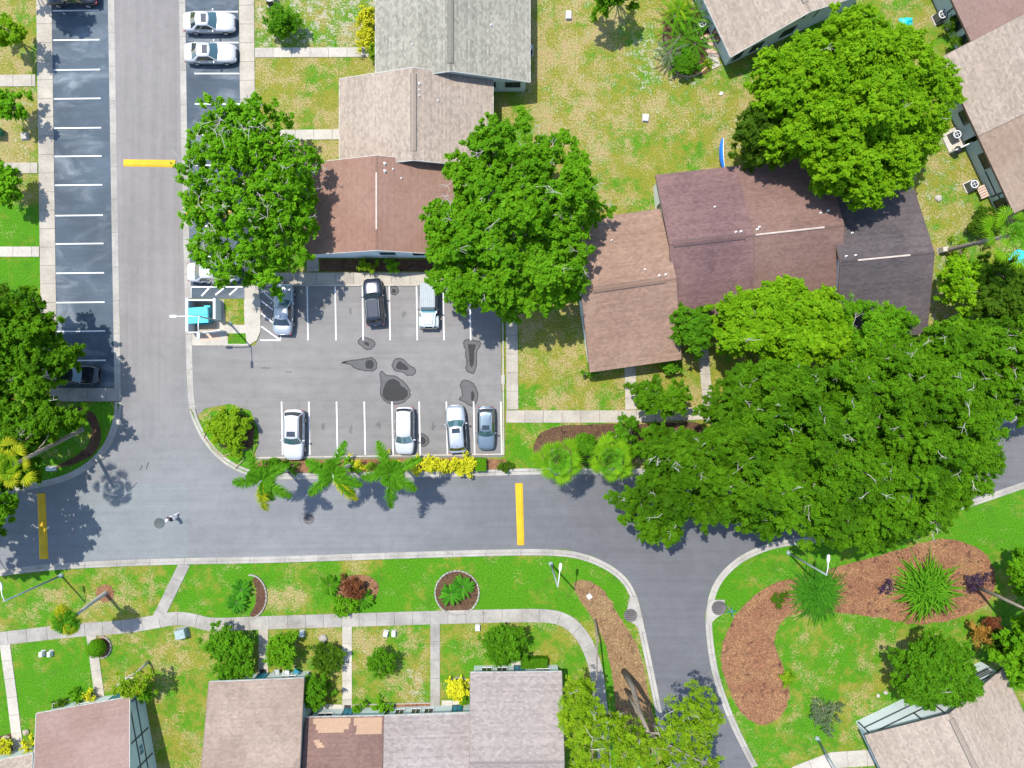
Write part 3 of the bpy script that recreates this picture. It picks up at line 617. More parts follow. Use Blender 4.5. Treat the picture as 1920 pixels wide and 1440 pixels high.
def house(label, R0, R1, s1, s2, roofmat, wallmat='stucco', eave=2.5, ridge=4.7, fas='fascia', wins=(), battens=(), vent='dark', ventspan=(.08, .92), pipes=(), patches=(), skip_wall=(), tint2=None, group='single storey terrace houses', barge=None):
    R0 = Vector((R0[0], R0[1], 0)); R1 = Vector((R1[0], R1[1], 0)); u = (R1 - R0); L = u.length; u.normalize(); n = Vector((-u.y, u.x, 0))
    c = (R0 + R1) / 2; t = thing('terrace_house', label, 'house', (c.x, c.y, 0), 0, group); off = Vector((c.x, c.y, 0)); Z = Vector((0, 0, 1))
    A = [R0 + Z * ridge, R1 + Z * ridge]
    Ep = [R0 + n * s1 + Z * eave, R1 + n * s1 + Z * eave]; Em = [R0 - n * s2 + Z * eave, R1 - n * s2 + Z * eave]
    th = Z * .16
    roof = MB()
    for E in (Ep, Em):
        top = [E[0], E[1], A[1], A[0]]; roof.hexa([p - th for p in top] if E is Em else [p - th for p in top][::-1], top if E is Em else top[::-1])
    ro = roof.build('roof', M[roofmat], t, off)
    shingles(Ep[1], Ep[0], A[0], A[1], M[roofmat], ro, off); shingles(Em[0], Em[1], A[1], A[0], M[tint2 or roofmat], ro, off)
    for (side, pts) in patches:   # replaced shingles, lighter
        E = Ep if side == '+' else Em; S = (A[0] - E[0]); Uu = (E[1] - E[0])
        N2 = Vector((0, 0, .03)); mb = MB()
        for (a0, a1, b0, b1) in pts:
            q = [E[0] + Uu * a + S * b + N2 for a, b in ((a0, b0), (a1, b0), (a1, b1), (a0, b1))]
            mb.hexa([p - Vector((0, 0, .02)) for p in (q if side == '-' else q[::-1])], q if side == '-' else q[::-1])
        mb.build('shingle_patch', M['shingle_patch'], ro, off)
    # ridge cap / vent
    mb = MB(); p0 = A[0].lerp(A[1], .0); p1 = A[0].lerp(A[1], 1.0); d = .13
    sl1 = (eave - ridge) / s1; sl2 = (eave - ridge) / s2
    k = max(2, int(L / .33))
    for i in range(k):
        a = A[0].lerp(A[1], i / k + .002); b = A[0].lerp(A[1], (i + 1) / k - .002)
        up = Z * (.035 + .008 * (i % 2))
        mb.add([a + up, b + up, b + n * d + Z * (sl1 * d + .03), a + n * d + Z * (sl1 * d + .03), b - n * d + Z * (sl2 * d + .03), a - n * d + Z * (sl2 * d + .03)], [(3, 2, 1, 0), (0, 1, 4, 5)])
    mb.build('ridge_cap', M[roofmat], ro, off)
    if vent:
        a = A[0].lerp(A[1], ventspan[0]); b = A[0].lerp(A[1], ventspan[1]); mb = MB(); d = .23 if vent == 'dark' else .075; zz = Z * .085
        a1, b1, a2, b2 = a + n * d + Z * (sl1 * d), b + n * d + Z * (sl1 * d), a - n * d + Z * (sl2 * d), b - n * d + Z * (sl2 * d)
        mb.add([a + zz, b + zz, b1 + zz, a1 + zz, b2 + zz, a2 + zz, a1, b1, a2, b2], [(3, 2, 1, 0), (0, 1, 4, 5), (6, 7, 2, 3), (5, 4, 9, 8), (6, 3, 0, 5, 8), (7, 9, 4, 1, 2)])
        mb.build('ridge_vent', M[roofmat] if vent == 'dark' else M['ridge_pale'], ro, off)
        if vent == 'dark':
            for sgn, sl in ((1, sl1), (-1, sl2)):
                e = MB(); d2 = d + .035
                q = [a + n * sgn * d + Z * (sl * d + .06), b + n * sgn * d + Z * (sl * d + .06), b + n * sgn * d2 + Z * (sl * d2 + .05), a + n * sgn * d2 + Z * (sl * d2 + .05)]
                e.hexa(q, [p + Z * .03 for p in q]).build('vent_slot', M['batten'], ro, off)
    # fascia
    for E in (Ep, Em):
        o = (E[0] - A[0]); o.z = 0; o.normalize(); q = [E[0] + o * .003 - Z * .19, E[1] + o * .003 - Z * .19, E[1] + o * .035 - Z * .19, E[0] + o * .035 - Z * .19]
        MB().hexa(q, [p + Z * .205 for p in q]).build('fascia', M[fas], ro, off)
    for i, sg in ((0, -1), (1, 1)):
        for E in (Ep, Em):
            o = u * sg; q = [E[i] + o * .003 - Z * .19, A[i] + o * .003 - Z * .19, A[i] + o * .035 - Z * .19, E[i] + o * .035 - Z * .19]
            MB().hexa(q, [p + Z * .21 for p in q]).build('barge_board', M[barge or fas], ro, off)
    # walls
    oh, og = .40, .22; a0, a1 = R0 + u * og, R1 - u * og; w1, w2 = s1 - oh, s2 - oh
    zt1 = eave - .16 + (ridge - eave) * oh / s1; zt2 = eave - .16 + (ridge - eave) * oh / s2; zr = ridge - .16; T = .15
    def ring(base): return base
    if '+' not in skip_wall:
        q = [a0 + n * w1, a1 + n * w1, a1 + n * (w1 - T), a0 + n * (w1 - T)]; MB().hexa(q, [p + Z * zt1 for p in q]).build('wall', M[wallmat], t, off)
    if '-' not in skip_wall:
        q = [a0 - n * w2, a1 - n * w2, a1 - n * (w2 - T), a0 - n * (w2 - T)]; MB().hexa(q, [p + Z * zt2 for p in q]).build('wall', M[wallmat], t, off)
    for i, (e, sg) in enumerate(((a0, 1), (a1, -1))):
        P = [e - n * (w2 - T), e + n * (w1 - T), e + n * (w1 - T) + Z * (zt1), e + Z * zr, e - n * (w2 - T) + Z * (zt2)]
        Pb = [p + u * sg * T for p in P]; mb = MB(); mb.add(P + Pb, [(4, 3, 2, 1, 0), (5, 6, 7, 8, 9)] + [(k_, (k_ + 1) % 5, 5 + (k_ + 1) % 5, 5 + k_) for k_ in range(5)]); mb.build('wall', M[wallmat], t, off)
    # windows: (side, centre along metres from start, sill z, width, height, kind)
    def frame_of(side):
        if side == '+': return a0 + n * w1, u, n
        if side == '-': return a0 - n * w2, u, -n
        if side == '0': return a0, n, -u
        return a1, n, u
    for (side, pos, z0, w, h, kind) in wins:
        o, d, out = frame_of(side); b = o + d * pos + Z * z0
        fr = MB(); ft = .06
        def slab(p, q, r_, s_, o0, o1):
            return [b + d * p + Z * r_ + out * o0, b + d * q + Z * r_ + out * o0, b + d * q + Z * r_ + out * o1, b + d * p + Z * r_ + out * o1], [b + d * p + Z * s_ + out * o0, b + d * q + Z * s_ + out * o0, b + d * q + Z * s_ + out * o1, b + d * p + Z * s_ + out * o1]
        for (p, q, r_, s_) in ((-w / 2, w / 2, 0, ft), (-w / 2, w / 2, h - ft, h), (-w / 2, -w / 2 + ft, ft, h - ft), (w / 2 - ft, w / 2, ft, h - ft)) + (((-.02, .02, ft, h - ft),) if w > .8 else ()):
            fr.hexa(*slab(p, q, r_, s_, .003, .06))
        f = fr.build('window' if kind != 'door' else 'door', M['white_paint' if kind in ('white', 'blue') else 'batten'], t, off)
        if kind == 'door': MB().hexa(*slab(-w / 2 + ft, w / 2 - ft, ft, h - ft, .004, .03)).build('door_leaf', M['teal_dark'], f, off)
        else: MB().hexa(*slab(-w / 2 + ft, w / 2 - ft, ft, h - ft, .004, .02)).build('pane', M['glass_blue' if kind == 'blue' else 'glass_dark'], f, off)
    for (side, p0_, z0, p1_, z1) in battens:
        o, d, out = frame_of(side); a = o + d * p0_ + Z * z0; b = o + d * p1_ + Z * z1; ax = (b - a).normalized(); pr = ax.cross(out).normalized() * .07
        q = [a - pr + out * .002, b - pr + out * .002, b + pr + out * .002, a + pr + out * .002]
        MB().hexa(q, [p + out * .035 for p in q]).build('batten', M['batten'], t, off)
    for (side, fu, fs, r, h) in pipes:
        E = Ep if side == '+' else Em; sp = E[0].lerp(E[1], fu).lerp(A[0].lerp(A[1], fu), fs)
        MB().lathe([(r * 1.8, -.05), (r * 1.8, .03), (r, .05), (r, h), (r * .6, h + .01)], sp, 10).build('vent_pipe', M['white_paint'], ro, off)
    return t
# ridge line in world metres; terraces step back 3.3 m per unit
house('house with pale grey shingle roof at the top of the photo', (-5.33, 38.5), (-5.33, 27.2), 6.96, 6.97, 'shingle_grey', wins=[('1', 5.4, 1.0, 1.4, 1.0, 'dark'), ('1', 3.4, 1.0, .9, 1.0, 'dark'), ('+', 3, .9, 1.5, 1.1, 'dark')], pipes=[('+', .6, .5, .06, .25), ('+', .35, .75, .06, .25), ('-', .75, .5, .05, .2)], ventspan=(.0, .94))
house('house with beige shingle roof below the grey one', (-8.55, 27.5), (-8.55, 19.45), 6.85, 7.0, 'shingle_beige', pipes=[('+', .17, .93, .07, .25), ('+', .24, .93, .05, .25), ('+', .30, .93, .05, .25), ('+', .33, .7, .05, .25), ('+', .62, .28, .04, .2)], tint2='shingle_beige', ventspan=(.07, .9), wins=[('+', 4, .9, 1.5, 1.1, 'dark')])
house('house with brick brown roof facing the upper parked cars', (-11.77, 19.85), (-11.77, 11.62), 6.9, 6.93, 'shingle_brick', 'stucco_pale', vent='pale', ventspan=(.18, .78), wins=[('1', .5, 1.7, 1.4, .9, 'dark'), ('1', 3.5, 1.4, 1.5, .8, 'dark')], pipes=[('+', .08, .9, .08, .3), ('+', .16, .9, .08, .3), ('+', .13, .8, .05, .25), ('+', .22, .7, .05, .25)])
house('house with tan brown roof right of the big green tree', (6.02, 8.0), (14.27, 9.17), 6.66, 7.0, 'shingle_brown', 'stucco_pale', fas='fascia_brown', ventspan=(.12, .88), pipes=[('+', .42, .35, .05, .25), ('+', .70, .82, .05, .25), ('+', .83, .93, .06, .25), ('+', .9, .93, .06, .25)], wins=[('0', 2.5, .9, 1.5, 1.1, 'blue'), ('0', -2.5, .9, 1.5, 1.1, 'blue'), ('-', 2, .9, 1.2, 1.1, 'white')])
house('house with plum purple roof', (13.7, 12.1), (21.0, 12.92), 6.75, 6.6, 'shingle_plum', 'stucco_white', fas='fascia_brown', ventspan=(.04, .9), pipes=[('+', .62, .55, .05, .25), ('+', .80, .93, .06, .25), ('+', .86, .93, .06, .25)], wins=[('0', 3.5, .9, 1.6, 1.2, 'dark')])
house('house with mottled red brown roof right of the plum one', (21.0, 12.93), (28.85, 13.8), 6.75, 6.6, 'shingle_rust', 'stucco_white', fas='fascia_brown', vent='pale', ventspan=(.02, .78), pipes=[('+', .05, .93, .06, .25), ('+', .08, .9, .06, .25), ('+', .78, .8, .05, .25), ('+', .87, .78, .06, .25)], wins=[('1', -4, .9, 1.4, 1.1, 'dark')])
house('house with nearly black brown roof', (28.55, 10.6), (36.7, 11.4), 6.7, 6.85, 'shingle_dark', 'stucco_pale', fas='fascia_brown', vent='pale', ventspan=(.18, .74), pipes=[('+', .2, .62, .05, .25), ('+', .07, .93, .05, .25), ('+', .17, .93, .05, .25)], wins=[('-', 5.5, .9, 1.5, 1.1, 'white')])
uE = Vector((math.cos(R(25)), math.sin(R(25)), 0)); nE = Vector((-uE.y, uE.x, 0)); cE = W(1370, 107, 2.5)
r1 = Vector((cE.x, cE.y, 0)) + uE * 6.85; r0 = r1 + nE * 9
house('rotated beige roofed house by the tropical garden', r0, r1, 6.85, 6.85, 'shingle_beige', 'stucco', fas='fascia', vent='dark', ventspan=(.0, .9), wins=[('1', -5.6, .6, .9, 1.3, 'dark'), ('1', -3.7, .6, 1.2, 1.3, 'dark'), ('1', -.6, .8, 1.4, 1.3, 'dark'), ('-', 6, .5, 1.2, 1.6, 'dark')], battens=[('1', 0.1, 3.2, 0.1, 4.4), ('1', 1.6, 2.2, 1.6, 3.8)])
cF = W(1765, 107, 2.5); cF = Vector((cF.x, cF.y, 0))
def eave_house(label, corner, dirv, length, mat, **kw):
    """house whose left eave starts at corner and runs along dirv; the roof rises to the left-hand normal"""
    d = Vector((math.cos(dirv), math.sin(dirv), 0)); nn = Vector((-d.y, d.x, 0)); a = corner + nn * 6.9
    return house(label, a, a + d * length, 6.9, 6.9, mat, **kw)
house_wins = [('-', 2.2, 1.0, 1.6, 1.0, 'dark'), ('-', 5.5, 1.0, 1.3, 1.0, 'dark')]
W1 = W(1785, 0, 2.5); dF = R(-65); dv = Vector((math.cos(dF), math.sin(dF), 0))
c1 = Vector((W1.x, W1.y, 0)) - dv * 3.6
eave_house('house with brown roof in the top right corner', c1, dF, 7.9, 'shingle_mauve', wins=[('-', 5.2, .9, 1.4, 1.1, 'dark'), ('-', 7.0, .9, 1.0, 1.1, 'dark')], battens=[('-', 3.9, .2, 3.9, 2.3), ('-', .3, 1.9, 7.4, 1.9)], vent=None, fas='fascia_brown')
eave_house('rotated house with pale beige roof at the right edge', cF, dF, 7.85, 'shingle_beige', wins=house_wins, battens=[('-', .3, 2.1, 7.4, 2.1)], vent=None, fas='fascia_brown')
eave_house('rotated house with grey brown roof at the right edge', cF + dv * 7.9, dF, 7.6, 'shingle_tan', wins=[('-', 2.0, 1.0, 1.5, 1.0, 'dark'), ('-', 6.3, .3, 1.1, 1.9, 'dark')], battens=[('-', 2.9, 1.0, 5.3, 1.0), ('-', 5.3, .3, 5.3, 2.2), ('-', 5.3, 1.2, 5.8, 1.2)], vent=None, fas='fascia_brown')
def front_house(label, c0, c1_, mat, **kw):
    """front eave along c0->c1 facing the top of the photo; ridge behind it (lower in the photo)"""
    a = Vector((c0[0], c0[1], 0)); b = Vector((c1_[0], c1_[1], 0)); d = (b - a).normalized(); nn = Vector((d.y, -d.x, 0))
    return house(label, a + nn * 6.9, b + nn * 6.9, 6.9, 6.9, mat, **kw)
bt = [('1', 6.3, .3, 6.3, 2.4), ('1', 6.4, 2.35, -6.4, 2.35), ('1', 6.4, 1.35, -6.4, 1.35), ('1', 3.0, .3, 3.0, 3.6), ('1', 0.6, .3, .6, 4.3), ('1', -2.0, .3, -2.0, 4.0)]
front_house('house with mauve brown roof and timbered gable at the lower left', (-42.86, -29.7), (-34.45, -28.2), 'shingle_mauve', battens=bt, wins=[('1', 1.8, 1.5, 1.0, .75, 'blue'), ('+', 6.0, .1, 1.0, 2.0, 'door'), ('+', 3.0, .9, 1.4, 1.0, 'white')], vent=None, wallmat='stucco')
front_house('house with pale beige roof cut by the lower left corner', (-51.5, -34.9), (-43.2, -33.3), 'shingle_beige', vent=None)
front_house('house with wavy brown beige roof beside the plastic chairs', (-27.3, -26.85), (-18.74, -26.5), 'shingle_wave', vent=None, barge='shingle_wave', wins=[('+', 3.9, .1, 1.0, 2.0, 'door'), ('+', 1.8, .9, 1.3, 1.0, 'white'), ('+', 6.5, .9, 1.3, 1.0, 'white')])
front_house('house with rust roof and light replacement shingles', (-18.6, -30.05), (-11.55, -29.9), 'shingle_rust', vent=None, barge='shingle_rust', wins=[('+', 1.2, .9, 1.4, 1.1, 'white'), ('+', 3.2, .1, 1.0, 2.0, 'door')],
   patches=[('+', [(.10, .58, .012, .075), (.14, .56, .075, .14), (.17, .50, .14, .175), (.62, .98, .012, .10), (.66, .98, .10, .17), (.65, .98, .17, .20), (.125, .20, .25, .28), (.145, .235, .28, .31), (.165, .26, .31, .34)])])
front_house('house with pale mauve grey roof set back in the lower row', (-11.5, -29.9), (-3.6, -29.62), 'shingle_pale', vent=None, barge='shingle_pale', wins=[('+', .9, .5, .9, 1.5, 'white'), ('+', 2.4, .5, .9, 1.5, 'white'), ('+', 3.6, .5, .9, 1.5, 'white'), ('+', 6.2, .1, 1.0, 2.0, 'door')])
front_house('house with pale mauve grey roof projecting beside the clipped hedge', (-3.75, -26.0), (4.47, -25.92), 'shingle_pale', vent=None, barge='shingle_pale', wins=[('+', 1.2, .5, 1.0, 1.4, 'white'), ('+', 2.6, .5, 1.0, 1.4, 'white'), ('+', 4.2, .1, 1.0, 2.0, 'door'), ('+', 6.4, .9, 1.4, 1.0, 'white')])
uI = Vector((math.cos(R(25.7)), math.sin(R(25.7)), 0)); nI = Vector((uI.y, -uI.x, 0)); cI = Vector((31.8, -31.6, 0)) + uI * 6.85
house('timbered gable house with pale beige roof in the lower right corner', cI, cI + nI * 10, 6.9, 6.9, 'shingle_beige', 'stucco_pale', fas='batten', vent='dark', ventspan=(.05, 1.0), battens=[('0', -6.3, 1.3, 6.3, 1.3), ('0', -6.4, 2.4, 6.4, 2.4), ('0', -.1, 2.4, -.1, 4.3), ('0', -2.0, 2.4, -2.0, 3.7), ('0', -6.35, .2, -6.35, 2.4), ('0', 4.4, 1.5, 6.2, 1.5), ('0', 4.4, 1.75, 6.2, 1.75), ('0', 4.4, 2.0, 6.2, 2.0), ('0', 4.4, .9, 4.4, 2.3)])
# ================================================================ VEGETATION
def leaf_quads(C, Nrm, size, rng, aspect=.55):
    """diamond leaves folded on centres C with normals"""
    n = len(C); r = rng.normal(0, 1, (n, 3)); u = np.cross(Nrm, r); u /= np.linalg.norm(u, axis=1)[:, None] + 1e-9
    v = np.cross(Nrm, u); v /= np.linalg.norm(v, axis=1)[:, None] + 1e-9
    L = size * rng.uniform(.65, 1.35, n)[:, None]; w = L * aspect * rng.uniform(.75, 1.25, n)[:, None]
    return np.stack([C - u * L, C - v * w + u * L * .15, C + u * L, C + v * w + u * L * .15], 1).reshape(-1, 3)
def crown_leaves(centres, radii, leaf, dens, rng, flat=.75, aspect=.55, spread=.55):
    P = []; Nn = []; T = []
    for c, r in zip(centres, radii):
        n = max(8, int(dens * r * r * 12.5)); m = max(4, int(dens * .17 * r * r + 3)); k = max(2, n // m)
        d = rng.normal(0, 1, (m, 3)); d /= np.linalg.norm(d, axis=1)[:, None]; d[:, 2] = np.where(d[:, 2] < -.4, -d[:, 2], d[:, 2])
        sc = d * (r * rng.uniform(.35, 1.12, m) ** .7)[:, None]; sc[:, 2] *= flat
        ax = d + np.array([0, 0, .35]) + rng.normal(0, .35, (m, 3)); ax /= np.linalg.norm(ax, axis=1)[:, None]
        sp = np.repeat(sc, k, 0) + np.repeat(ax, k, 0) * (rng.uniform(-.7, 1.0, m * k) * .24)[:, None] + rng.normal(0, .085, (m * k, 3))
        P.append(sp + c)
        nn = np.repeat(d, k, 0) * .55 + np.array([0, 0, .95]) + np.repeat(rng.normal(0, spread * .7, (m, 3)), k, 0) + rng.normal(0, spread, (m * k, 3))
        Nn.append(nn / np.linalg.norm(nn, axis=1)[:, None])
        T.append(np.clip(rng.random() * .38 + np.repeat(rng.random(m) * .34, k) + rng.random(m * k) * .34, 0, 1))
    P = np.concatenate(P); Nn = np.concatenate(Nn); T = np.concatenate(T)
    return leaf_quads(P, Nn, leaf, rng, aspect), T
def w_arr(px, py, z):
    s = (CAMH - z) / CAMH / 20; return np.stack([(px - 960) * s, (720 - py) * s, z], 1)
def limb(mb, a, b, r0, r1, rng, sag=.12, n=5):
    a = Vector(a); b = Vector(b); L = (b - a).length; pts = []
    j1 = Vector(rng.normal(0, 1, 3)) * L * sag
    for i in range(n):
        t_ = i / (n - 1); p = a.lerp(b, t_); p += j1 * math.sin(math.pi * t_); p.z += L * .10 * math.sin(math.pi * t_); pts.append(p)
    mb.tube(pts, [r0 + (r1 - r0) * (i / (n - 1)) for i in range(n)], 6, False)
def tree(name, label, outline, base, ztop, zedge, leafm='leaf_oak', bark='bark', leaf=.16, dens=60, clump=1.0, seed=1, drop=.06, twigs=0, trunk_r=.28, group=None, fork=None, cat='tree', extra_trunks=(), flat=.75, spacing=1.05, aspect=.55, spread=.45, limbs=9, trunk_pts=None, twigm='bark_pale', rough=.28, limb_k=.5):
    rng = np.random.default_rng(seed); o = np.array(outline, float)
    lo, hi = o.min(0), o.max(0); st = clump * 20 * spacing
    gx, gy = np.meshgrid(np.arange(lo[0], hi[0] + st, st), np.arange(lo[1], hi[1] + st, st))
    C = np.stack([gx.ravel(), gy.ravel()], 1) + rng.uniform(-.5, .5, (gx.size, 2)) * st
    C = C[inside(C, o)]
    if len(C) > 40: C = C[edge_dist(C, o) > clump * 4.5]
    if len(C) < 3: C = o.mean(0)[None] + rng.normal(0, 4, (4, 2))
    d = edge_dist(C, o); D = max(d.max(), 1)
    keep = (rng.random(len(C)) > drop); C, d = C[keep], d[keep]
    f = np.clip(d / D, 0, 1); dome = np.sqrt(1 - (1 - f) ** 2)
    lump = np.array([mnoise.noise(Vector((x / 48.0, y / 48.0, seed))) for x, y in C])
    z = zedge + (ztop - zedge) * np.clip(dome * .85 + .15 * rng.random(len(C)) + rough * lump, 0, 1.25)
    rad = clump * rng.uniform(.6, 1.25, len(C)) * np.where(d < st * .5, .72, 1.0)
    cen = w_arr(C[:, 0], C[:, 1], z)
    # under layer, lower and fuller, keeps the crown from being a shell
    k = rng.random(len(C)) < .55; lowc = cen[k].copy(); lowc[:, 2] -= rng.uniform(.8, 1.8, k.sum()) * min(1.0, (zedge) / 4); lowc[:, 2] = np.maximum(lowc[:, 2], min(.5, zedge)); lowc[:, :2] += rng.normal(0, .4, (k.sum(), 2))
    # small stray sprays at the rim
    cs = np.concatenate([cen, lowc]); rs = np.concatenate([rad, rad[k] * .95])
    V, T = crown_leaves(cs, rs, leaf, dens, rng, flat, aspect, spread)
    b = W(*base) if len(base) == 2 else Vector(base)
    t = thing(name, label, cat, (b.x, b.y, 0), 0, group)
    me = mesh_quads('crown', V - np.array([b.x, b.y, 0]), 4, False, T); link('crown', me, M[leafm], t)
    mb = MB(); fk = fork if fork else max(.8, zedge * .75); ctr = cen.mean(0)
    top = Vector((b.x + (ctr[0] - b.x) * .25, b.y + (ctr[1] - b.y) * .25, fk))
    mid = Vector((b.x, b.y, 0)).lerp(top, .5) + Vector(rng.normal(0, .12, 3)) * fk * .3
    if trunk_pts: pts = [Vector(p) for p in trunk_pts]; top = pts[-1]; mb.tube(pts, [trunk_r * (1.15 - .6 * i / (len(pts) - 1)) for i in range(len(pts))], 8)
    else: mb.tube([(b.x, b.y, -.05), (b.x, b.y, .12), mid, top], [trunk_r * 1.5, trunk_r * 1.1, trunk_r * .9, trunk_r * .75], 8)
    sel = rng.choice(len(cen), min(limbs, len(cen)), replace=False)
    for i in sel:
        e = Vector(cen[i]); limb(mb, top, e, trunk_r * limb_k, .03, rng)
        for _ in range(2):
            j = rng.integers(len(cen)); e2 = Vector(cen[j])
            if (e2 - e).length < 4 * clump: limb(mb, top.lerp(e, .6), e2, trunk_r * .22, .02, rng, .1, 4)
    mb.build('trunk', M[bark], t)
    for (q0, q1, r_) in extra_trunks: MB().tube([q0, Vector(q0).lerp(Vector(q1), .5), q1], [r_, r_ * .8, r_ * .6], 7).build('trunk', M[bark], t)
    if twigs:
        mb = MB(); 
        for _ in range(twigs):
            i = rng.integers(len(cen)); c = Vector(cen[i]) + Vector((0, 0, rad[i] * flat * .55)); a = rng.uniform(0, 6.28); L = rng.uniform(.5, 1.5)
            e = c + Vector((math.cos(a) * L, math.sin(a) * L, rng.uniform(.1, .5))); m_ = c.lerp(e, .5) + Vector(rng.normal(0, .12, 3))
            mb.tube([c - Vector((0, 0, .3)), m_, e], [.035, .026, .012], 4, False)
            for _ in range(3):
                q = m_.lerp(e, rng.random()); a2 = a + rng.uniform(-1.2, 1.2); l2 = L * rng.uniform(.25, .6)
                mb.tube([q, q + Vector((math.cos(a2) * l2, math.sin(a2) * l2, rng.uniform(0, .3)))], [.02, .008], 4, False)
        mb.build('twigs', M[twigm], t)['kind'] = 'stuff'
    return t
def blob(cx, cy, rx, ry, n=14, j=.16, seed=0):
    rg = np.random.default_rng(seed + int(cx * 7 + cy)); return [(cx + rx * (1 + rg.uniform(-j, j)) * math.cos(2 * math.pi * i / n), cy + ry * (1 + rg.uniform(-j, j)) * math.sin(2 * math.pi * i / n)) for i in range(n)]

T1 = [(350,250),(345,290),(335,320),(345,370),(335,420),(350,440),(355,470),(365,500),(395,530),(430,530),(450,520),(480,545),(510,560),(525,545),(520,510),(545,480),(570,490),(570,440),(580,420),(575,390),(585,340),(610,300),(590,270),(550,265),(530,240),(530,200),(510,170),(470,170),(450,185),(420,180),(385,190),(385,220),(360,235)]
T2 = [(820,300),(830,340),(855,370),(800,390),(797,440),(810,470),(800,510),(820,545),(850,575),(880,570),(920,590),(960,595),(1000,580),(1030,590),(1075,565),(1105,540),(1100,500),(1115,470),(1090,450),(1105,420),(1130,380),(1125,350),(1110,330),(1120,310),(1090,285),(1075,260),(1040,245),(1010,265),(990,260),(995,220),(975,205),(950,225),(910,230),(880,255),(860,290)]
T3 = [(1430,300),(1490,290),(1510,310),(1530,345),(1570,370),(1620,385),(1680,370),(1720,320),(1740,290),(1770,260),(1780,220),(1795,170),(1790,130),(1760,115),(1740,80),(1700,50),(1660,40),(1640,20),(1590,10),(1555,15),(1550,45),(1530,60),(1500,75),(1460,90),(1420,110),(1420,150),(1415,190),(1440,230)]
tree('tree', 'loose green tree with pale twigs spreading over the stalls beside the white sedans', T1, (486, 372), 8.6, 4.2, 'leaf_fresh', 'bark', .125, 62, .72, 11, .30, 130, .22, spread=.6, rough=.6, limb_k=.4)
tree('tree', 'dense green tree between the brick brown and tan brown roofs', T2, (950, 430), 9.2, 4.2, 'leaf_fresh', 'bark', .135, 78, .85, 12, .14, 60, .28, rough=.65, limb_k=.4)
tree('tree', 'large bright yellow green tree behind the plum roof', T3, (1560, 240), 9.8, 4.2, 'leaf_bright', 'bark', .13, 85, .72, 13, .03, 4, .36, rough=.5, limbs=14)
tree('tree', 'dark feathery tree at the left foot of the large yellow green tree', [(1378,255),(1395,205),(1430,190),(1470,200),(1505,225),(1500,260),(1478,302),(1430,308),(1390,303)], (1430, 262), 6.6, 2.6, 'leaf_deep', 'bark_dark', .16, 70, .7, 14, .04, 0, .2, aspect=.3, rough=.5)
tree('tree', 'green tree over the left pavement beside the bright lawn', [(-60,560),(0,545),(20,560),(40,540),(75,535),(105,545),(100,570),(85,580),(110,600),(105,640),(140,660),(132,695),(104,705),(95,730),(60,750),(0,740),(-60,720)], (70, 640), 7.8, 3.8, 'leaf_oak', 'bark', .14, 70, .8, 15, .08, 12, .26, rough=.5)
tree('tree', 'dense olive green tree at the left junction corner', [(-60,730),(0,742),(60,750),(95,735),(110,755),(150,765),(160,788),(122,800),(108,822),(70,838),(60,870),(78,890),(60,908),(20,914),(-60,920)], (70, 820), 6.6, 2.8, 'leaf_oak', 'bark', .14, 70, .8, 16, .06, 10, .24, rough=.5)
tree('tree', 'tree at the left picture edge shading the yellow hump', [(-230,880),(-110,850),(-30,905),(12,940),(20,970),(15,1005),(-40,1065),(-170,1070),(-240,980)], (-95, 945), 9.8, 4.5, 'leaf_oak', 'bark', .15, 60, 1.0, 17, .12, 0, .3)
T5 = [(1345,575),(1360,550),(1410,545),(1440,525),(1470,520),(1500,530),(1510,550),(1540,540),(1570,550),(1580,585),(1600,610),(1600,640),(1580,670),(1550,690),(1500,690),(1450,680),(1400,665),(1350,660),(1345,630),(1360,610)]
tree('tree', 'bright green tree in front of the plum and red brown roofs', T5, (1445, 620), 7.4, 3.4, 'leaf_bright', 'bark', .13, 80, .62, 18, .05, 4, .24, rough=.45)
tree('tree', 'small deep green tree beside the tan brown roof', [(1258,590),(1280,575),(1310,580),(1335,600),(1330,640),(1322,660),(1300,664),(1275,645)], (1290, 628), 4.8, 2.2, 'leaf_shrub', 'bark', .13, 70, .6, 19, .05, 0, .13)
tree('tree', 'feathery green tree touching the nearly black roof', [(1572,580),(1600,555),(1640,570),(1690,565),(1712,590),(1705,640),(1695,668),(1640,690),(1595,690)], (1620, 640), 7.2, 3.4, 'leaf_fresh', 'bark', .17, 60, .7, 20, .05, 4, .2, aspect=.25)
O1 = [(1195,790),(1215,820),(1190,860),(1200,895),(1180,920),(1150,935),(1160,965),(1190,975),(1210,1010),(1250,1020),(1280,1000),(1290,965),(1320,990),(1370,970),(1420,940),(1450,880),(1450,800),(1430,730),(1390,690),(1345,720),(1325,760),(1330,800),(1260,810)]
O2 = [(1380,690),(1450,680),(1540,690),(1620,660),(1690,680),(1710,760),(1700,860),(1690,950),(1690,1010),(1640,1030),(1560,1020),(1500,1000),(1420,1000),(1380,980),(1395,900),(1410,800)]
O3 = [(1620,660),(1700,640),(1780,690),(1850,720),(1900,740),(1890,800),(1875,830),(1875,880),(1850,930),(1800,950),(1770,990),(1700,1015),(1640,1010),(1650,900),(1650,780)]
tree('oak_tree', 'spreading oak overhanging the road right of the fan palms', O1, (1285, 845), 9.0, 4.6, 'leaf_oak', 'bark', .10, 125, .8, 21, .10, 60, .34, group='oaks over the right road', rough=.9)
tree('oak_tree', 'middle oak of the large canopy over the right road', O2, (1480, 800), 10.4, 5.0, 'leaf_oak', 'bark', .10, 125, .8, 22, .10, 70, .4, group='oaks over the right road', rough=.9, limbs=12)
tree('oak_tree', 'rightmost oak of the large canopy beside the visible piece of road', O3, (1660, 800), 9.6, 4.8, 'leaf_oak', 'bark', .10, 125, .8, 23, .10, 46, .38, group='oaks over the right road', rough=.9, limbs=12)
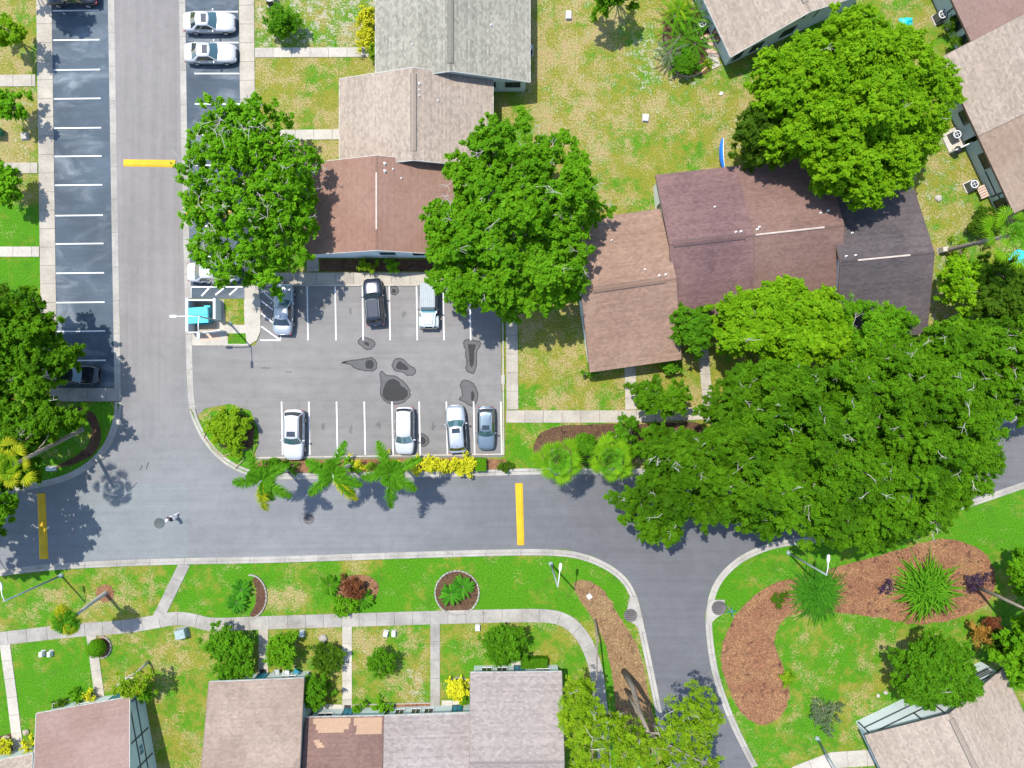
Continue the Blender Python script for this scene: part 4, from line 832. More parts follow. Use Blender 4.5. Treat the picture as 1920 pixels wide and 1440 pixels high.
tree('tree', 'grey green tree at the right edge above the road', [(1695,640),(1740,620),(1790,600),(1850,592),(1920,600),(1970,680),(1960,780),(1920,795),(1890,770),(1850,745),(1800,720),(1740,690)], (1780, 670), 7.0, 3.0, 'leaf_oak', 'bark', .14, 66, .9, 24, .10, 26, .26, rough=.5)
tree('tree', 'dark olive green tree below the right fan palm', [(1825,495),(1850,480),(1900,490),(1960,520),(1960,600),(1900,605),(1850,598),(1815,590),(1825,540)], (1850, 560), 4.6, 1.8, 'leaf_deep', 'bark_dark', .14, 70, .8, 25, .04, 0, .2)
tree('tree', 'small bright tree beside the nearly black roof', blob(1803, 528, 32, 50), (1795, 540), 5.0, 2.0, 'leaf_bright', 'bark', .13, 60, .5, 26, .12, 0, .12, limbs=5)
tree('tree', 'small leafy tree over the pavement with pale forked branches', [(1195,740),(1215,715),(1250,710),(1285,720),(1292,745),(1280,770),(1250,775),(1220,782),(1198,768)], (1288, 792), 5.0, 2.6, 'leaf_oak', 'bark_pale', .13, 62, .6, 27, .1, 0, .11, trunk_pts=[W(1284, 788, 0), W(1272, 772, 1.6), W(1264, 760, 3.0)])
tree('tree', 'dark green small tree above the second fan palm', [(1150,800),(1175,780),(1190,800),(1195,840),(1185,860),(1160,850),(1150,825)], (1172, 820), 4.6, 1.6, 'leaf_shrub', 'bark', .14, 66, .6, 28, .06, 3, .12)
b10 = W(1170, 1258); top10 = W(1216, 1374, 10.4)
tree('pine_tree', 'tall lime green tree with grey twin trunks over the side road', [(1170,1372),(1200,1362),(1228,1345),(1262,1325),(1290,1300),(1325,1290),(1345,1318),(1362,1350),(1335,1385),(1350,1410),(1358,1480),(1160,1480),(1150,1420)], (1170, 1258), 11.8, 8.6, 'leaf_lime', 'bark', .12, 42, .58, 29, .42, 20, .26, limb_k=.22, trunk_pts=[b10 - Vector((0, 0, .05)), b10.lerp(top10, .35) + Vector((.15, .1, 0)), b10.lerp(top10, .7) + Vector((-.1, .05, 0)), top10], extra_trunks=[(W(1173, 1292), W(1200, 1345, 7.5), .16)], aspect=.3, rough=.5, limbs=10)
b11 = W(1116, 1161)
tree('pine_tree', 'lime green tree with thin leaning trunk beside the pale roof', [(1045,1312),(1060,1282),(1095,1268),(1112,1305),(1150,1328),(1180,1345),(1195,1378),(1165,1400),(1150,1480),(1075,1480),(1065,1400),(1048,1352)], (1116, 1161), 9.6, 6.4, 'leaf_lime', 'bark', .12, 42, .58, 30, .36, 14, .1, limb_k=.4, trunk_pts=[b11, W(1120, 1200, 1.8), W(1119, 1260, 4), W(1114, 1330, 7)], aspect=.3, rough=.5)
tree('tree', 'round dark green tree in front of the timbered gable', [(1680,1240),(1700,1210),(1740,1195),(1790,1200),(1820,1230),(1838,1270),(1832,1300),(1800,1318),(1740,1325),(1700,1312),(1682,1280)], (1730, 1235), 5.6, 2.6, 'leaf_shrub', 'bark', .12, 90, .6, 31, .03, 2, .18, rough=.4)
bR = W(1822, 1097)
tree('tree', 'tree leaning out of the picture beside the purple flowers', [(1950,1110),(2010,1080),(2080,1100),(2100,1180),(2040,1240),(1960,1220)], (1822, 1097), 9.6, 6, 'leaf_oak', 'bark', .15, 60, .9, 32, .1, 0, .17, trunk_pts=[bR, W(1870, 1117, 3.2), W(1925, 1143, 6.6)])
tree('tree', 'leafy tree cut by the right picture edge beside the mulch bed', blob(1932, 1075, 38, 42), (1905, 1065), 4.6, 1.6, 'leaf_fresh', 'bark', .14, 66, .7, 33)
tree('tree', 'dense green tree at the right edge beside the timbered gable', blob(1925, 1230, 42, 68), (1895, 1205), 5.2, 1.8, 'leaf_fresh', 'bark', .14, 70, .7, 34)
bS = W(278, 1240)
tree('tree', 'small bent tree with yellow flowers beside the mauve roof corner', blob(243, 1290, 26, 16), (278, 1240), 3.9, 3.0, 'leaf_lime', 'bark_pale', .10, 60, .42, 35, .15, 0, .12, trunk_pts=[bS, W(268, 1250, 1.0), W(255, 1262, 2.0), W(238, 1270, 3.0)], limbs=6)
for (cx, cy, rx, ry, h, lab, sd, lm) in [(14, 62, 32, 28, 3.4, 'small tree on the dry lawn in the upper left corner', 40, 'leaf_bright'), (12, 196, 30, 24, 3.2, 'small tree beside the green bin at the left edge', 41, 'leaf_fresh'), (8, 348, 32, 36, 3.2, 'small tree at the left edge above the bright lawn', 42, 'leaf_fresh'),
                            (1150, -8, 40, 22, 5.0, 'tree at the top edge casting shade on the straw lawn', 43, 'leaf_oak'), (30, -66, 42, 34, 6, 'tree crown above the top left corner', 44, 'leaf_oak')]:
    if cy < -30: base_ = (cx, cy - 25)
    else: base_ = (cx + 16, cy + 6) if cx < 200 else (cx, cy - 12)
    tree('tree', lab, blob(cx, cy, rx, ry), base_, h, h * .45, lm, 'bark', .13, 66, .6, sd, .1, 0, .11)

# ---- shrubs
def shrub(label, cx, cy, rx, ry, h, leafm='leaf_shrub', seed=0, leaf=.10, dens=70, clump=.42, name='shrub', group=None, aspect=.55, cat='shrub', drop=.05):
    return tree(name, label, blob(cx, cy, rx, ry), ((cx + 960 * h * .5 / CAMH) / (1 + h * .5 / CAMH), (cy + 720 * h * .5 / CAMH) / (1 + h * .5 / CAMH)), h, min(.45, h * .35), leafm, 'bark', leaf, dens, clump, seed + 100, drop, 0, .05, group, .35, cat, limbs=5, aspect=aspect)
SH = [('large glossy green shrub left of the front walk with the plastic chairs', 430, 1212, 42, 30, 2.4, 'leaf_shrub'), ('low glossy shrub against the wavy roof edge', 440, 1254, 38, 18, 1.6, 'leaf_shrub'), ('glossy green shrub right of the front walk with the plastic chairs', 528, 1222, 28, 28, 2.0, 'leaf_fresh'),
 ('thin dull green shrub with small stones above it', 614, 1234, 26, 24, 1.2, 'leaf_deep'), ('round green shrub alone in the middle lower lawn', 716, 1240, 25, 25, 2.0, 'leaf_shrub'), ('big dark green shrub left of the clipped hedge', 945, 1208, 42, 36, 3.0, 'leaf_shrub'),
 ('round green shrub at the corner of the wavy roof', 592, 1295, 24, 30, 2.2, 'leaf_shrub'), ('dark green shrub on the lawn near the top left', 524, 40, 30, 26, 2.4, 'leaf_shrub'),
 ('yellow shrub against the left eave of the grey roof', 686, 36, 17, 22, 1.6, 'leaf_yellow'), ('second yellow shrub below it at the grey roof', 688, 70, 15, 14, 1.4, 'leaf_yellow'), ('small lime shrub at the end of the walk to the grey roof', 700, 100, 9, 10, 1.2, 'leaf_lime'),
 ('yellow green shrub under the left gable window', 686, 500, 12, 10, .9, 'leaf_lime'), ('green shrub under the right gable window', 736, 497, 12, 12, 1.0, 'leaf_fresh'),
 ('dark shrub under the lower left corner of the tan brown roof', 1106, 694, 20, 12, 1.4, 'leaf_shrub'), ('leafy shrub under the lower edge of the tan brown roof', 1250, 686, 22, 10, 1.3, 'leaf_shrub'), ('olive shrub on the shaded lawn below the tan brown roof', 1215, 735, 22, 22, 1.4, 'leaf_oak'),
 ('dark shrub between the two fan palms', 1098, 838, 24, 24, 2.2, 'leaf_shrub'), ('tall deep green shrub beside the second fan palm', 1225, 812, 18, 18, 2.0, 'leaf_shrub'), ('small lime shrub in the mulch near the oak', 1215, 815, 12, 10, 1.0, 'leaf_lime'),
 ('rust coloured shrub beside the round dark green tree', 1840, 1188, 16, 16, 1.5, 'leaf_rust'), ('dark red shrub behind the rust one', 1862, 1172, 14, 14, 1.5, 'leaf_red'), ('shaded grey green shrub above the timbered gable corner', 1880, 1205, 24, 28, 1.8, 'leaf_deep'),
 ('purple flowering shrub at the base of the leaning tree', 1823, 1090, 22, 14, .8, 'leaf_purple'), ('low purple plant left of the big strap leaf clump', 1664, 1098, 12, 9, .4, 'leaf_purple'), ('dark low plant in the bend of the S shaped mulch bed', 1461, 1126, 10, 8, .4, 'leaf_deep'),
 ('small yellow green shrub at the rim of the S shaped mulch bed', 1474, 1272, 11, 13, .9, 'leaf_lime'), ('sparse pale shrub with grey twigs on the lower right lawn', 1545, 1340, 34, 34, 1.6, 'leaf_grey'),
 ('reddish shrub in the small lower lawn bed', 664, 1104, 20, 18, 1.2, 'leaf_red'), ('smooth green ground cover mound at the winding walk', 645, 1137, 24, 15, .7, 'leaf_fresh'), ('yellow shrub left of the front walk in the lower left corner', 8, 1402, 14, 14, 1.0, 'leaf_yellow'), ('yellow shrub right of the front walk in the lower left corner', 54, 1395, 12, 11, 1.0, 'leaf_yellow'),
 ('small dark round shrub in the front bed of the mauve roof', 111, 1320, 9, 6, .7, 'leaf_deep'), ('green plant in the front bed of the mauve roof', 150, 1312, 13, 7, .7, 'leaf_fresh'), ('yellow plant beside the walk at the mauve roof', 172, 1306, 9, 9, .8, 'leaf_yellow'), ('bright yellow shrub at the corner of the mauve roof', 250, 1296, 20, 10, 1.0, 'leaf_yellow'), ('green shrub hugging the timbered gable corner', 272, 1300, 9, 10, 1.2, 'leaf_shrub'),
 ('light green plant in the bed before the white porch panels', 671, 1328, 10, 8, .8, 'leaf_fresh'), ('second light plant in the bed before the white porch panels', 720, 1327, 18, 7, .7, 'leaf_fresh'), ('small dark shrub under the yellow round shrub', 872, 1318, 9, 9, .8, 'leaf_shrub'),
 ('shaded bush beside the rear wall of the top right corner house', 1785, 48, 14, 12, 1.2, 'leaf_deep'), ('dark bush further down the same rear wall', 1795, 78, 12, 12, 1.2, 'leaf_deep'), ('leafy bush behind the nearly black roof corner', 1762, 650, 22, 14, 1.4, 'leaf_oak'), ('olive bush right of the nearly black roof', 1730, 660, 20, 14, 1.0, 'leaf_lime'),
 ('dark bush under the right fan palm crown', 1850, 420, 28, 26, 1.6, 'leaf_deep'), ('small plant at the foot of the right fan palm', 1800, 470, 14, 10, .7, 'leaf_lime'), ('bare brown bush at the right edge under the grey green tree', 1880, 690, 24, 20, 1.2, 'leaf_rust'),
 ('low dark green ground cover at the left end of the palm bed', 525, 872, 34, 8, .5, 'leaf_shrub'), ('low green ground cover between the first two royal palms', 590, 876, 26, 8, .5, 'leaf_fresh'), ('spiky dark shrub at the right end of the palm bed', 945, 873, 8, 6, .5, 'leaf_deep'), ('green shrub in the palm bed left of the second royal palm', 662, 876, 10, 8, .7, 'leaf_fresh'), ('dark green shrub at the left edge near the bright lawn', 4, 560, 16, 26, 2.2, 'leaf_deep')]
for i, (lab, cx, cy, rx, ry, h, lm) in enumerate(SH):
    kw = dict(dens=22, drop=.45) if lm in ('leaf_grey', 'leaf_purple') else {}
    shrub(lab, cx, cy, rx, ry, h if lm != 'leaf_grey' else .8, lm, i, **kw)
YS = [(673, 872, 9, 8, 'leaf_yellow', 'first of the small yellow shrubs in the palm bed, beside a dark rock'), (700, 876, 10, 8, 'leaf_lime', 'lime shrub in the palm bed between two royal palms'), (740, 870, 10, 8, 'leaf_yellow', 'yellow shrub under the third royal palm'), (782, 873, 12, 9, 'leaf_yellow', 'yellow shrub just right of the third royal palm'), (806, 872, 14, 11, 'leaf_yellow', 'broad yellow shrub in the palm bed below the white minivan'), (832, 874, 12, 9, 'leaf_yellow', 'yellow shrub right of the broad yellow one'), (852, 871, 12, 10, 'leaf_yellow', 'yellow shrub below the silver car'), (877, 873, 14, 12, 'leaf_yellow', 'tall yellow shrub next to the clipped square hedge')]
for i, (cx, cy, rx, ry, lm, lab) in enumerate(YS): shrub(lab, cx, cy, rx, ry, .9, lm, 300 + i, .11, 70, .3, group='yellow shrubs in the palm bed')
shrub('round yellow green mounded shrub on the corner island', 430, 806, 38, 37, 1.9, 'leaf_lime', 400, .10, 90, .5)
shrub('bright yellow round shrub beside the pale roof', 858, 1294, 17, 17, 1.1, 'leaf_yellow', 401, .12, 80, .3)
# clipped shapes: dense leaves over a box or ball
def clipped(label, pts_fn, n, base, leafm, size, seed, core):
    rng = np.random.default_rng(seed); P, Nn = pts_fn(rng, n); b = W(*base); t = thing('hedge', label, 'hedge', (b.x, b.y, 0))
    me = mesh_quads('foliage', leaf_quads(P, Nn + rng.normal(0, .35, P.shape), size, rng), 4, False, rng.random(len(P))); link('foliage', me, M[leafm], t)
    core(MB()).build('core', M[leafm], t, Vector((0, 0, 0)))
    return t
def boxpts(lx, ly, lz):
    def f(rng, n):
        P = rng.uniform(-.5, .5, (n, 3)) * [lx, ly, lz]; P[:, 2] += lz / 2; Nn = np.zeros((n, 3)); k = rng.random(n)
        a = k < .5; P[a, 2] = lz; Nn[a, 2] = 1
        b_ = (k >= .5) & (k < .75); s = np.sign(P[b_, 0]); P[b_, 0] = s * lx / 2; Nn[b_, 0] = s
        c_ = k >= .75; s = np.sign(P[c_, 1]); P[c_, 1] = s * ly / 2; Nn[c_, 1] = s
        P += rng.normal(0, .02, P.shape); P[:, 2] = np.maximum(P[:, 2], .02); return P, Nn
    return f
clipped('clipped square green hedge at the end of the yellow shrubs', boxpts(1.0, 1.15, .8), 1500, (902, 870), 'leaf_fresh', .05, 1, lambda m: m.box((0, 0, .36), (.9, 1.05, .72)))
clipped('clipped dark green hedge at the front step of the pale roof', boxpts(2.4, 1.15, .9), 2600, (1001, 1240), 'leaf_shrub', .06, 2, lambda m: m.box((0, 0, .41), (2.3, 1.05, .82)))
def ballpts(r, h):
    def f(rng, n):
        d = rng.normal(0, 1, (n, 3)); d /= np.linalg.norm(d, axis=1)[:, None]; P = d * [r, r, h / 2]; P[:, 2] += h / 2; return P, d
    return f
clipped('clipped ball shrub beside the winding walk', ballpts(.85, 1.5), 1800, (189, 1210), 'leaf_fresh', .05, 3, lambda m: m.lathe([(.02, 0), (.45, .1), (.76, .45), (.78, .8), (.6, 1.15), (.3, 1.36), (.02, 1.42)], (0, 0, 0), 16))

# ---- palms
def frond_np(rng, L, az, lift, droop, n=46, wid=.55, leaflet=.07, plume=.5):
    """feather frond: returns quads (leaflets) and rachis points, origin at the crown"""
    s = np.linspace(0, 1, 12); hd = np.array([math.cos(az), math.sin(az), 0])
    xy = L * (s - .10 * s ** 2 * droop); z = L * (lift * s - droop * s ** 2)
    R_ = hd[None] * xy[:, None]; R_[:, 2] = z
    side = np.array([-hd[1], hd[0], 0]); V = []
    for sg in (-1, 1):
        for k in range(n):
            t_ = .08 + .92 * (k + rng.random() * .6) / n; i = t_ * 11; i0 = min(int(i), 10); p = R_[i0] * (1 - (i - i0)) + R_[i0 + 1] * (i - i0)
            tan = R_[i0 + 1] - R_[i0]; tan /= np.linalg.norm(tan); l = wid * (math.sin(math.pi * min(1, t_ * .78 + .18)) ** .7) * rng.uniform(.8, 1.15)
            el = rng.uniform(-plume, plume * .9); d = side * sg * math.cos(el) + np.array([0, 0, 1]) * math.sin(el) + tan * rng.uniform(.45, .9); d /= np.linalg.norm(d)
            w_ = tan * leaflet * .5; m_ = p + d * l * .5 + np.array([0, 0, .02]); e = p + d * l + np.array([0, 0, -.22 * l])
            V += [p - w_, p + w_, m_ + w_ * .9, m_ - w_ * .9, m_ - w_ * .9, m_ + w_ * .9, e + w_ * .15, e - w_ * .15]
    return np.array(V), R_
def royal_palm(label, crown, h, azs, seed, yellow=(), L=3.1, base=None, group='royal palms below the parking lot'):
    rng = np.random.default_rng(seed); c = W(crown[0], crown[1], h); b = Vector((c.x, c.y, 0)) if base is None else W(*base)
    t = thing('palm_tree', label, 'palm', (b.x, b.y, 0), 0, group)
    MB().tube([b - Vector((0, 0, .05)), b + Vector((0, 0, .15)), b.lerp(c, .5) + Vector((0, 0, -.1)), c - Vector((0, 0, 1.0))], [.26, .19, .15, .12], 10).build('trunk', M['bark_pale'], t)
    MB().tube([c - Vector((0, 0, 1.0)), c - Vector((0, 0, .3)), c + Vector((0, 0, .1))], [.14, .12, .05], 8).build('crownshaft', M['frond'], t)
    for i, (az, ln, dr) in enumerate(list(azs) + [(rng.uniform(0, 360), .34, .25) for _ in range(6)]):
        V, Rr = frond_np(rng, L * ln, R(az), .55 if dr < .6 else .5, dr, 85, .72, .085, 1.15)
        mb_V = V + np.array([c.x - b.x, c.y - b.y, h])
        me = mesh_quads('frond', mb_V, 4, False, rng.random() * .3 + rng.random(len(V) // 4) * .6)
        f = link('frond', me, M['frond_yellow' if i in yellow else 'frond'], t)
        MB().tube([Vector(p) + Vector((c.x - b.x, c.y - b.y, h)) for p in Rr[::2]] , [.035, .03, .025, .02, .014, .01], 4, False).build('rachis', M['frond_lime'], f, Vector((0, 0, 0)))
    return t
royal_palm('leftmost royal palm below the parking lot beside the island', (492, 900), 6.6, [(185, .85, .55), (115, .9, .5), (30, .8, .55), (-32, .95, .6), (-88, .95, .75), (-70, .7, .9), (80, .35, .1), (155, .4, .2)], 51, (4,))
royal_palm('middle royal palm with one yellowing frond', (624, 888), 6.6, [(68, 1.0, .5), (155, .85, .55), (222, .95, .6), (-22, .9, .55), (-52, 1.05, .75), (-45, .85, .6), (100, .4, .1), (10, .4, .2)], 52, (4,))
royal_palm('rightmost royal palm with five star like fronds', (734, 888), 6.6, [(112, 1.0, .5), (28, .95, .5), (-35, .85, .6), (-92, 1.05, .7), (188, .9, .6), (-60, .5, .4), (60, .4, .1), (150, .4, .2)], 53)
royal_palm('sparse yellowing palm with bare trunk on the lower left lawn', (122, 1166), 6.4, [(100, .7, .4), (190, .7, .8), (230, .6, .9), (-20, .55, .7), (-60, .6, .8), (140, .6, .5), (50, .5, .5)], 54, (0, 1, 4), 2.2, (198, 1112), None)
def fan_palm(label, crown, h, n, rad, seed, mats=('frond_lime', 'frond'), base=None, group=None, pet=1.25):
    rng = np.random.default_rng(seed); c = W(crown[0], crown[1], h); b = W(*base) if base else Vector((c.x, c.y, 0)); o = Vector((c.x - b.x, c.y - b.y, h))
    t = thing('fan_palm', label, 'palm', (b.x, b.y, 0), 0, group)
    MB().tube([b - Vector((0, 0, .05)), b + Vector((0, 0, .2)), b.lerp(c, .55), c - Vector((0, 0, .2))], [.30, .22, .18, .16], 9).build('trunk', M['bark'], t)
    for i in range(n):
        az = 2 * math.pi * i * .381966 * 1.0 + rng.random() * .4; tier = i / n; el = .95 - 1.0 * tier + rng.uniform(-.1, .1); pl = pet * rng.uniform(.8, 1.1) * (.22 + .95 * tier)
        d = np.array([math.cos(az) * math.cos(el), math.sin(az) * math.cos(el), math.sin(el)]); hub = d * pl; side = np.array([-math.sin(az), math.cos(az), 0]); up = np.cross(d, side) * -1
        if up[2] < 0: up = -up
        V = []; seg = 15; TT = []; r = rad * rng.uniform(.8, 1.05) * (.75 + .3 * tier)
        for k in range(seg):
            a = -1.45 + 2.9 * (k + .5) / seg; da = 2.9 / seg * .50
            def dirn(a_): return d * math.cos(a_) + side * math.sin(a_)
            l = r * (.70 + .30 * math.cos(a * .62)) * rng.uniform(.9, 1.06); fold = up * (.05 if k % 2 else -.02)
            p1 = hub + dirn(a - da) * l * .62 + fold; p2 = hub + dirn(a + da) * l * .62 + fold; e = hub + dirn(a) * l + np.array([0, 0, -.30 * l * rng.uniform(.6, 1.3)])
            V += [hub, p1, p2, hub + dirn(a) * .01, p1, p1 * .5 + e * .5 + dirn(a) * .0, e, p2 * .92 + p1 * .08]; tt = rng.random(); TT += [tt, min(1, tt + .2)]
        V = np.array(V) + np.array(o); f = link('frond', mesh_quads('frond', V, 4, False, rng.random() * .25 + np.array(TT) * .75), M[mats[1] if tier < .45 else mats[0]], t)
        MB().tube([o, o + Vector(hub) * .5 + Vector((0, 0, .04)), o + Vector(hub)], [.03, .025, .02], 4, False).build('petiole', M['frond_lime'], f, Vector((0, 0, 0)))
    return t
fan_palm('fan palm at the left end of the mulch bed by the road', (1046, 862), 6.6, 19, 1.25, 61)
fan_palm('fan palm nearest the oak canopy', (1144, 862), 6.0, 20, 1.2, 62)
fan_palm('fan palm at the right edge beside the blue parasol', (1897, 440), 8.4, 24, 1.15, 63, ('frond_lime', 'frond'), (1770, 470), None, 1.7)
fan_palm('tall fan palm leaning out of the left corner trees', (22, 872), 9.4, 20, .95, 64, ('frond_yellow', 'leaf_lime'), (155, 806), None, 1.3)
# cycads and strap leaf clumps
def rosette(label, px, py, n, L, leafm, seed, kind='strap', wid=.07, name='strap_leaf_clump', cat='plant', group=None, h0=.1, arch=.75, spreadb=.3):
    rng = np.random.default_rng(seed); b = W(px, py); t = thing(name, label, cat, (b.x, b.y, 0), 0, group); V = []; T = []
    if kind == 'cycad':
        for i in range(n):
            Vv, Rr = frond_np(rng, L * rng.uniform(.75, 1.1), 2 * math.pi * i * .381966 + rng.random() * .3, .75 - .4 * i / n, .45, 26, .20, .05, .3)
            V.append(Vv + [0, 0, h0]); T.append(np.full(len(Vv) // 4, rng.random()))
        V = np.concatenate(V); T = np.concatenate(T)
        MB().tube([b, b + Vector((0, 0, h0 + .05))], [.16, .14], 8).build('stem', M['bark_dark'], t)
    else:
        for i in range(n):
            az = rng.uniform(0, 6.28); l = L * rng.uniform(.6, 1.1); el = rng.uniform(.35, 1.35); hd = np.array([math.cos(az), math.sin(az), 0]); sd_ = np.array([-hd[1], hd[0], 0]) * wid * rng.uniform(.7, 1.2)
            o = np.array([rng.normal(0, spreadb), rng.normal(0, spreadb), 0]); pr = None; tt = rng.random()
            for k in range(5):
                s_ = k / 4; p = o + hd * l * math.cos(el) * s_ * 1.1 + np.array([0, 0, l * math.sin(el) * s_ - arch * l * s_ ** 2 * .75 + .03]); p[2] = max(p[2], .03); w_ = sd_ * (1 - s_ * .8)
                if pr is not None: V += [pr[0] - pr[1], pr[0] + pr[1], p + w_, p - w_]; T.append(tt)
                pr = (p, w_)
        V = np.array(V)
    link('leaves', mesh_quads('leaves', V, 4, False, T), M[leafm], t); return t
rosette('big round clump of long grassy leaves in the neck of the S shaped mulch bed', 1529, 1108, 900, 3.0, 'leaf_cycad', 71, wid=.06, spreadb=.5)
rosette('big bright strap leaf clump in the middle of the orange mulch', 1733, 1102, 560, 3.3, 'frond', 72, wid=.12, spreadb=.55)
rosette('upper cycad left of the crescent of stones', 455, 1104, 26, 1.15, 'leaf_cycad', 73, 'cycad', name='cycad', h0=.3)
rosette('lower cycad left of the crescent of stones', 446, 1128, 26, 1.15, 'leaf_cycad', 74, 'cycad', name='cycad', h0=.3)
rosette('left cycad in the round mulch ring', 846, 1112, 28, 1.2, 'leaf_cycad', 75, 'cycad', name='cycad', h0=.3)
rosette('right cycad in the round mulch ring', 868, 1098, 28, 1.2, 'leaf_cycad', 76, 'cycad', name='cycad', h0=.3)
rosette('light feathery cycad left of the reddish shrub', 620, 1094, 26, 1.1, 'frond', 77, 'cycad', name='cycad', h0=.35)
rosette('light feathery cycad right of the reddish shrub', 686, 1120, 24, 1.0, 'frond', 78, 'cycad', name='cycad', h0=.35)
for i, (x, y, L_, lm, lab) in enumerate([(1262, 40, 2.6, 'leaf_fresh', 'upper large arching leaf plant in the tropical garden'), (1295, 45, 2.4, 'leaf_shrub', 'arching leaf plant beside the garden air conditioner'), (1270, 80, 2.6, 'frond', 'middle arching leaf plant in the tropical garden'), (1298, 92, 2.4, 'frond', 'arching leaf plant beside the pink patio'), (1250, 108, 1.9, 'leaf_grey', 'pale spiky plant at the left rim of the tropical garden'), (1268, 24, 1.6, 'leaf_lime', 'lime leaf plant at the top of the tropical garden')]):
    rosette(lab, x, y, 16, L_, lm, 80 + i, 'cycad', name='tropical_plant', h0=.9)
shrub('dark leafy mound at the tip of the tropical garden', 1284, 118, 24, 22, 1.3, 'leaf_shrub', 500)
rosette('spiky yellow green plant beside the white garden slab', 1328, 120, 60, .9, 'leaf_lime', 88, wid=.06, spreadb=.08)
# ================================================================ VEHICLES
def paint(key, col, rough=.28, metal=.0, coat=.6):
    t = NT(key); n = t.noise(1.2, 4); m = t.done(t.scalec(col, t.ramp(n, .3, .7, .95, 1.04)), rough, metal); t.b.inputs['Coat Weight'].default_value = coat; t.b.inputs['Coat Roughness'].default_value = .06; M[key] = m
paint('paint_white', (.40, .41, .43), .35, 0, .4); paint('paint_silver', (.34, .37, .40), .32, .45); paint('paint_black', (.012, .014, .02), .2); paint('paint_navy', (.022, .028, .045), .22, .3)
paint('paint_yellow', (.62, .36, .012)); paint('paint_greyblue', (.15, .20, .24), .3, .5); paint('paint_jeep', (.30, .35, .36), .4, .2); paint('paint_steel', (.22, .24, .26), .3, .5)
def tint_glass(key, col):
    t = NT(key); m = t.done(col, .04, 0); t.b.inputs['Specular IOR Level'].default_value = .9; t.b.inputs['Coat Weight'].default_value = 1.0; t.b.inputs['Coat Roughness'].default_value = .02; M[key] = m
tint_glass('car_glass', (.010, .016, .020)); tint_glass('windscreen', (.035, .085, .095))
plain('head_lamp', (.55, .58, .6), .15); plain('tail_lamp', (.28, .012, .012), .25); plain('roof_canvas', (.30, .33, .34), .8, 0, .08, 4)

def grid_faces(nu, nv, closed=False):
    F = []
    for i in range(nu - 1):
        for j in range(nv if closed else nv - 1): F.append((i * nv + j, i * nv + (j + 1) % nv, (i + 1) * nv + (j + 1) % nv, (i + 1) * nv + j))
    return F
SPEC = {
 'sedan': dict(L=4.75, W=1.84, H=1.45, belt=.94, cowl=.92, rf=.22, rr=-.98, rb=-1.72, top=[(-2.375, .70), (-2.30, .90), (-1.9, .98), (-1.5, .99), (.9, .95), (1.4, .88), (2.0, .80), (2.28, .68), (2.375, .52)], wt=.60, rw=.33),
 'suv': dict(L=4.65, W=1.90, H=1.70, belt=1.10, cowl=.92, rf=.30, rr=-1.82, rb=-2.16, top=[(-2.325, .85), (-2.27, 1.08), (-1.9, 1.12), (.9, 1.08), (1.4, 1.04), (1.95, .98), (2.22, .84), (2.325, .6)], wt=.66, rw=.37),
 'van': dict(L=4.75, W=1.92, H=1.74, belt=1.08, cowl=1.28, rf=.52, rr=-2.02, rb=-2.26, top=[(-2.375, .85), (-2.32, 1.05), (-1.9, 1.1), (1.2, 1.06), (1.7, .98), (2.1, .86), (2.3, .7), (2.375, .52)], wt=.68, rw=.34),
}
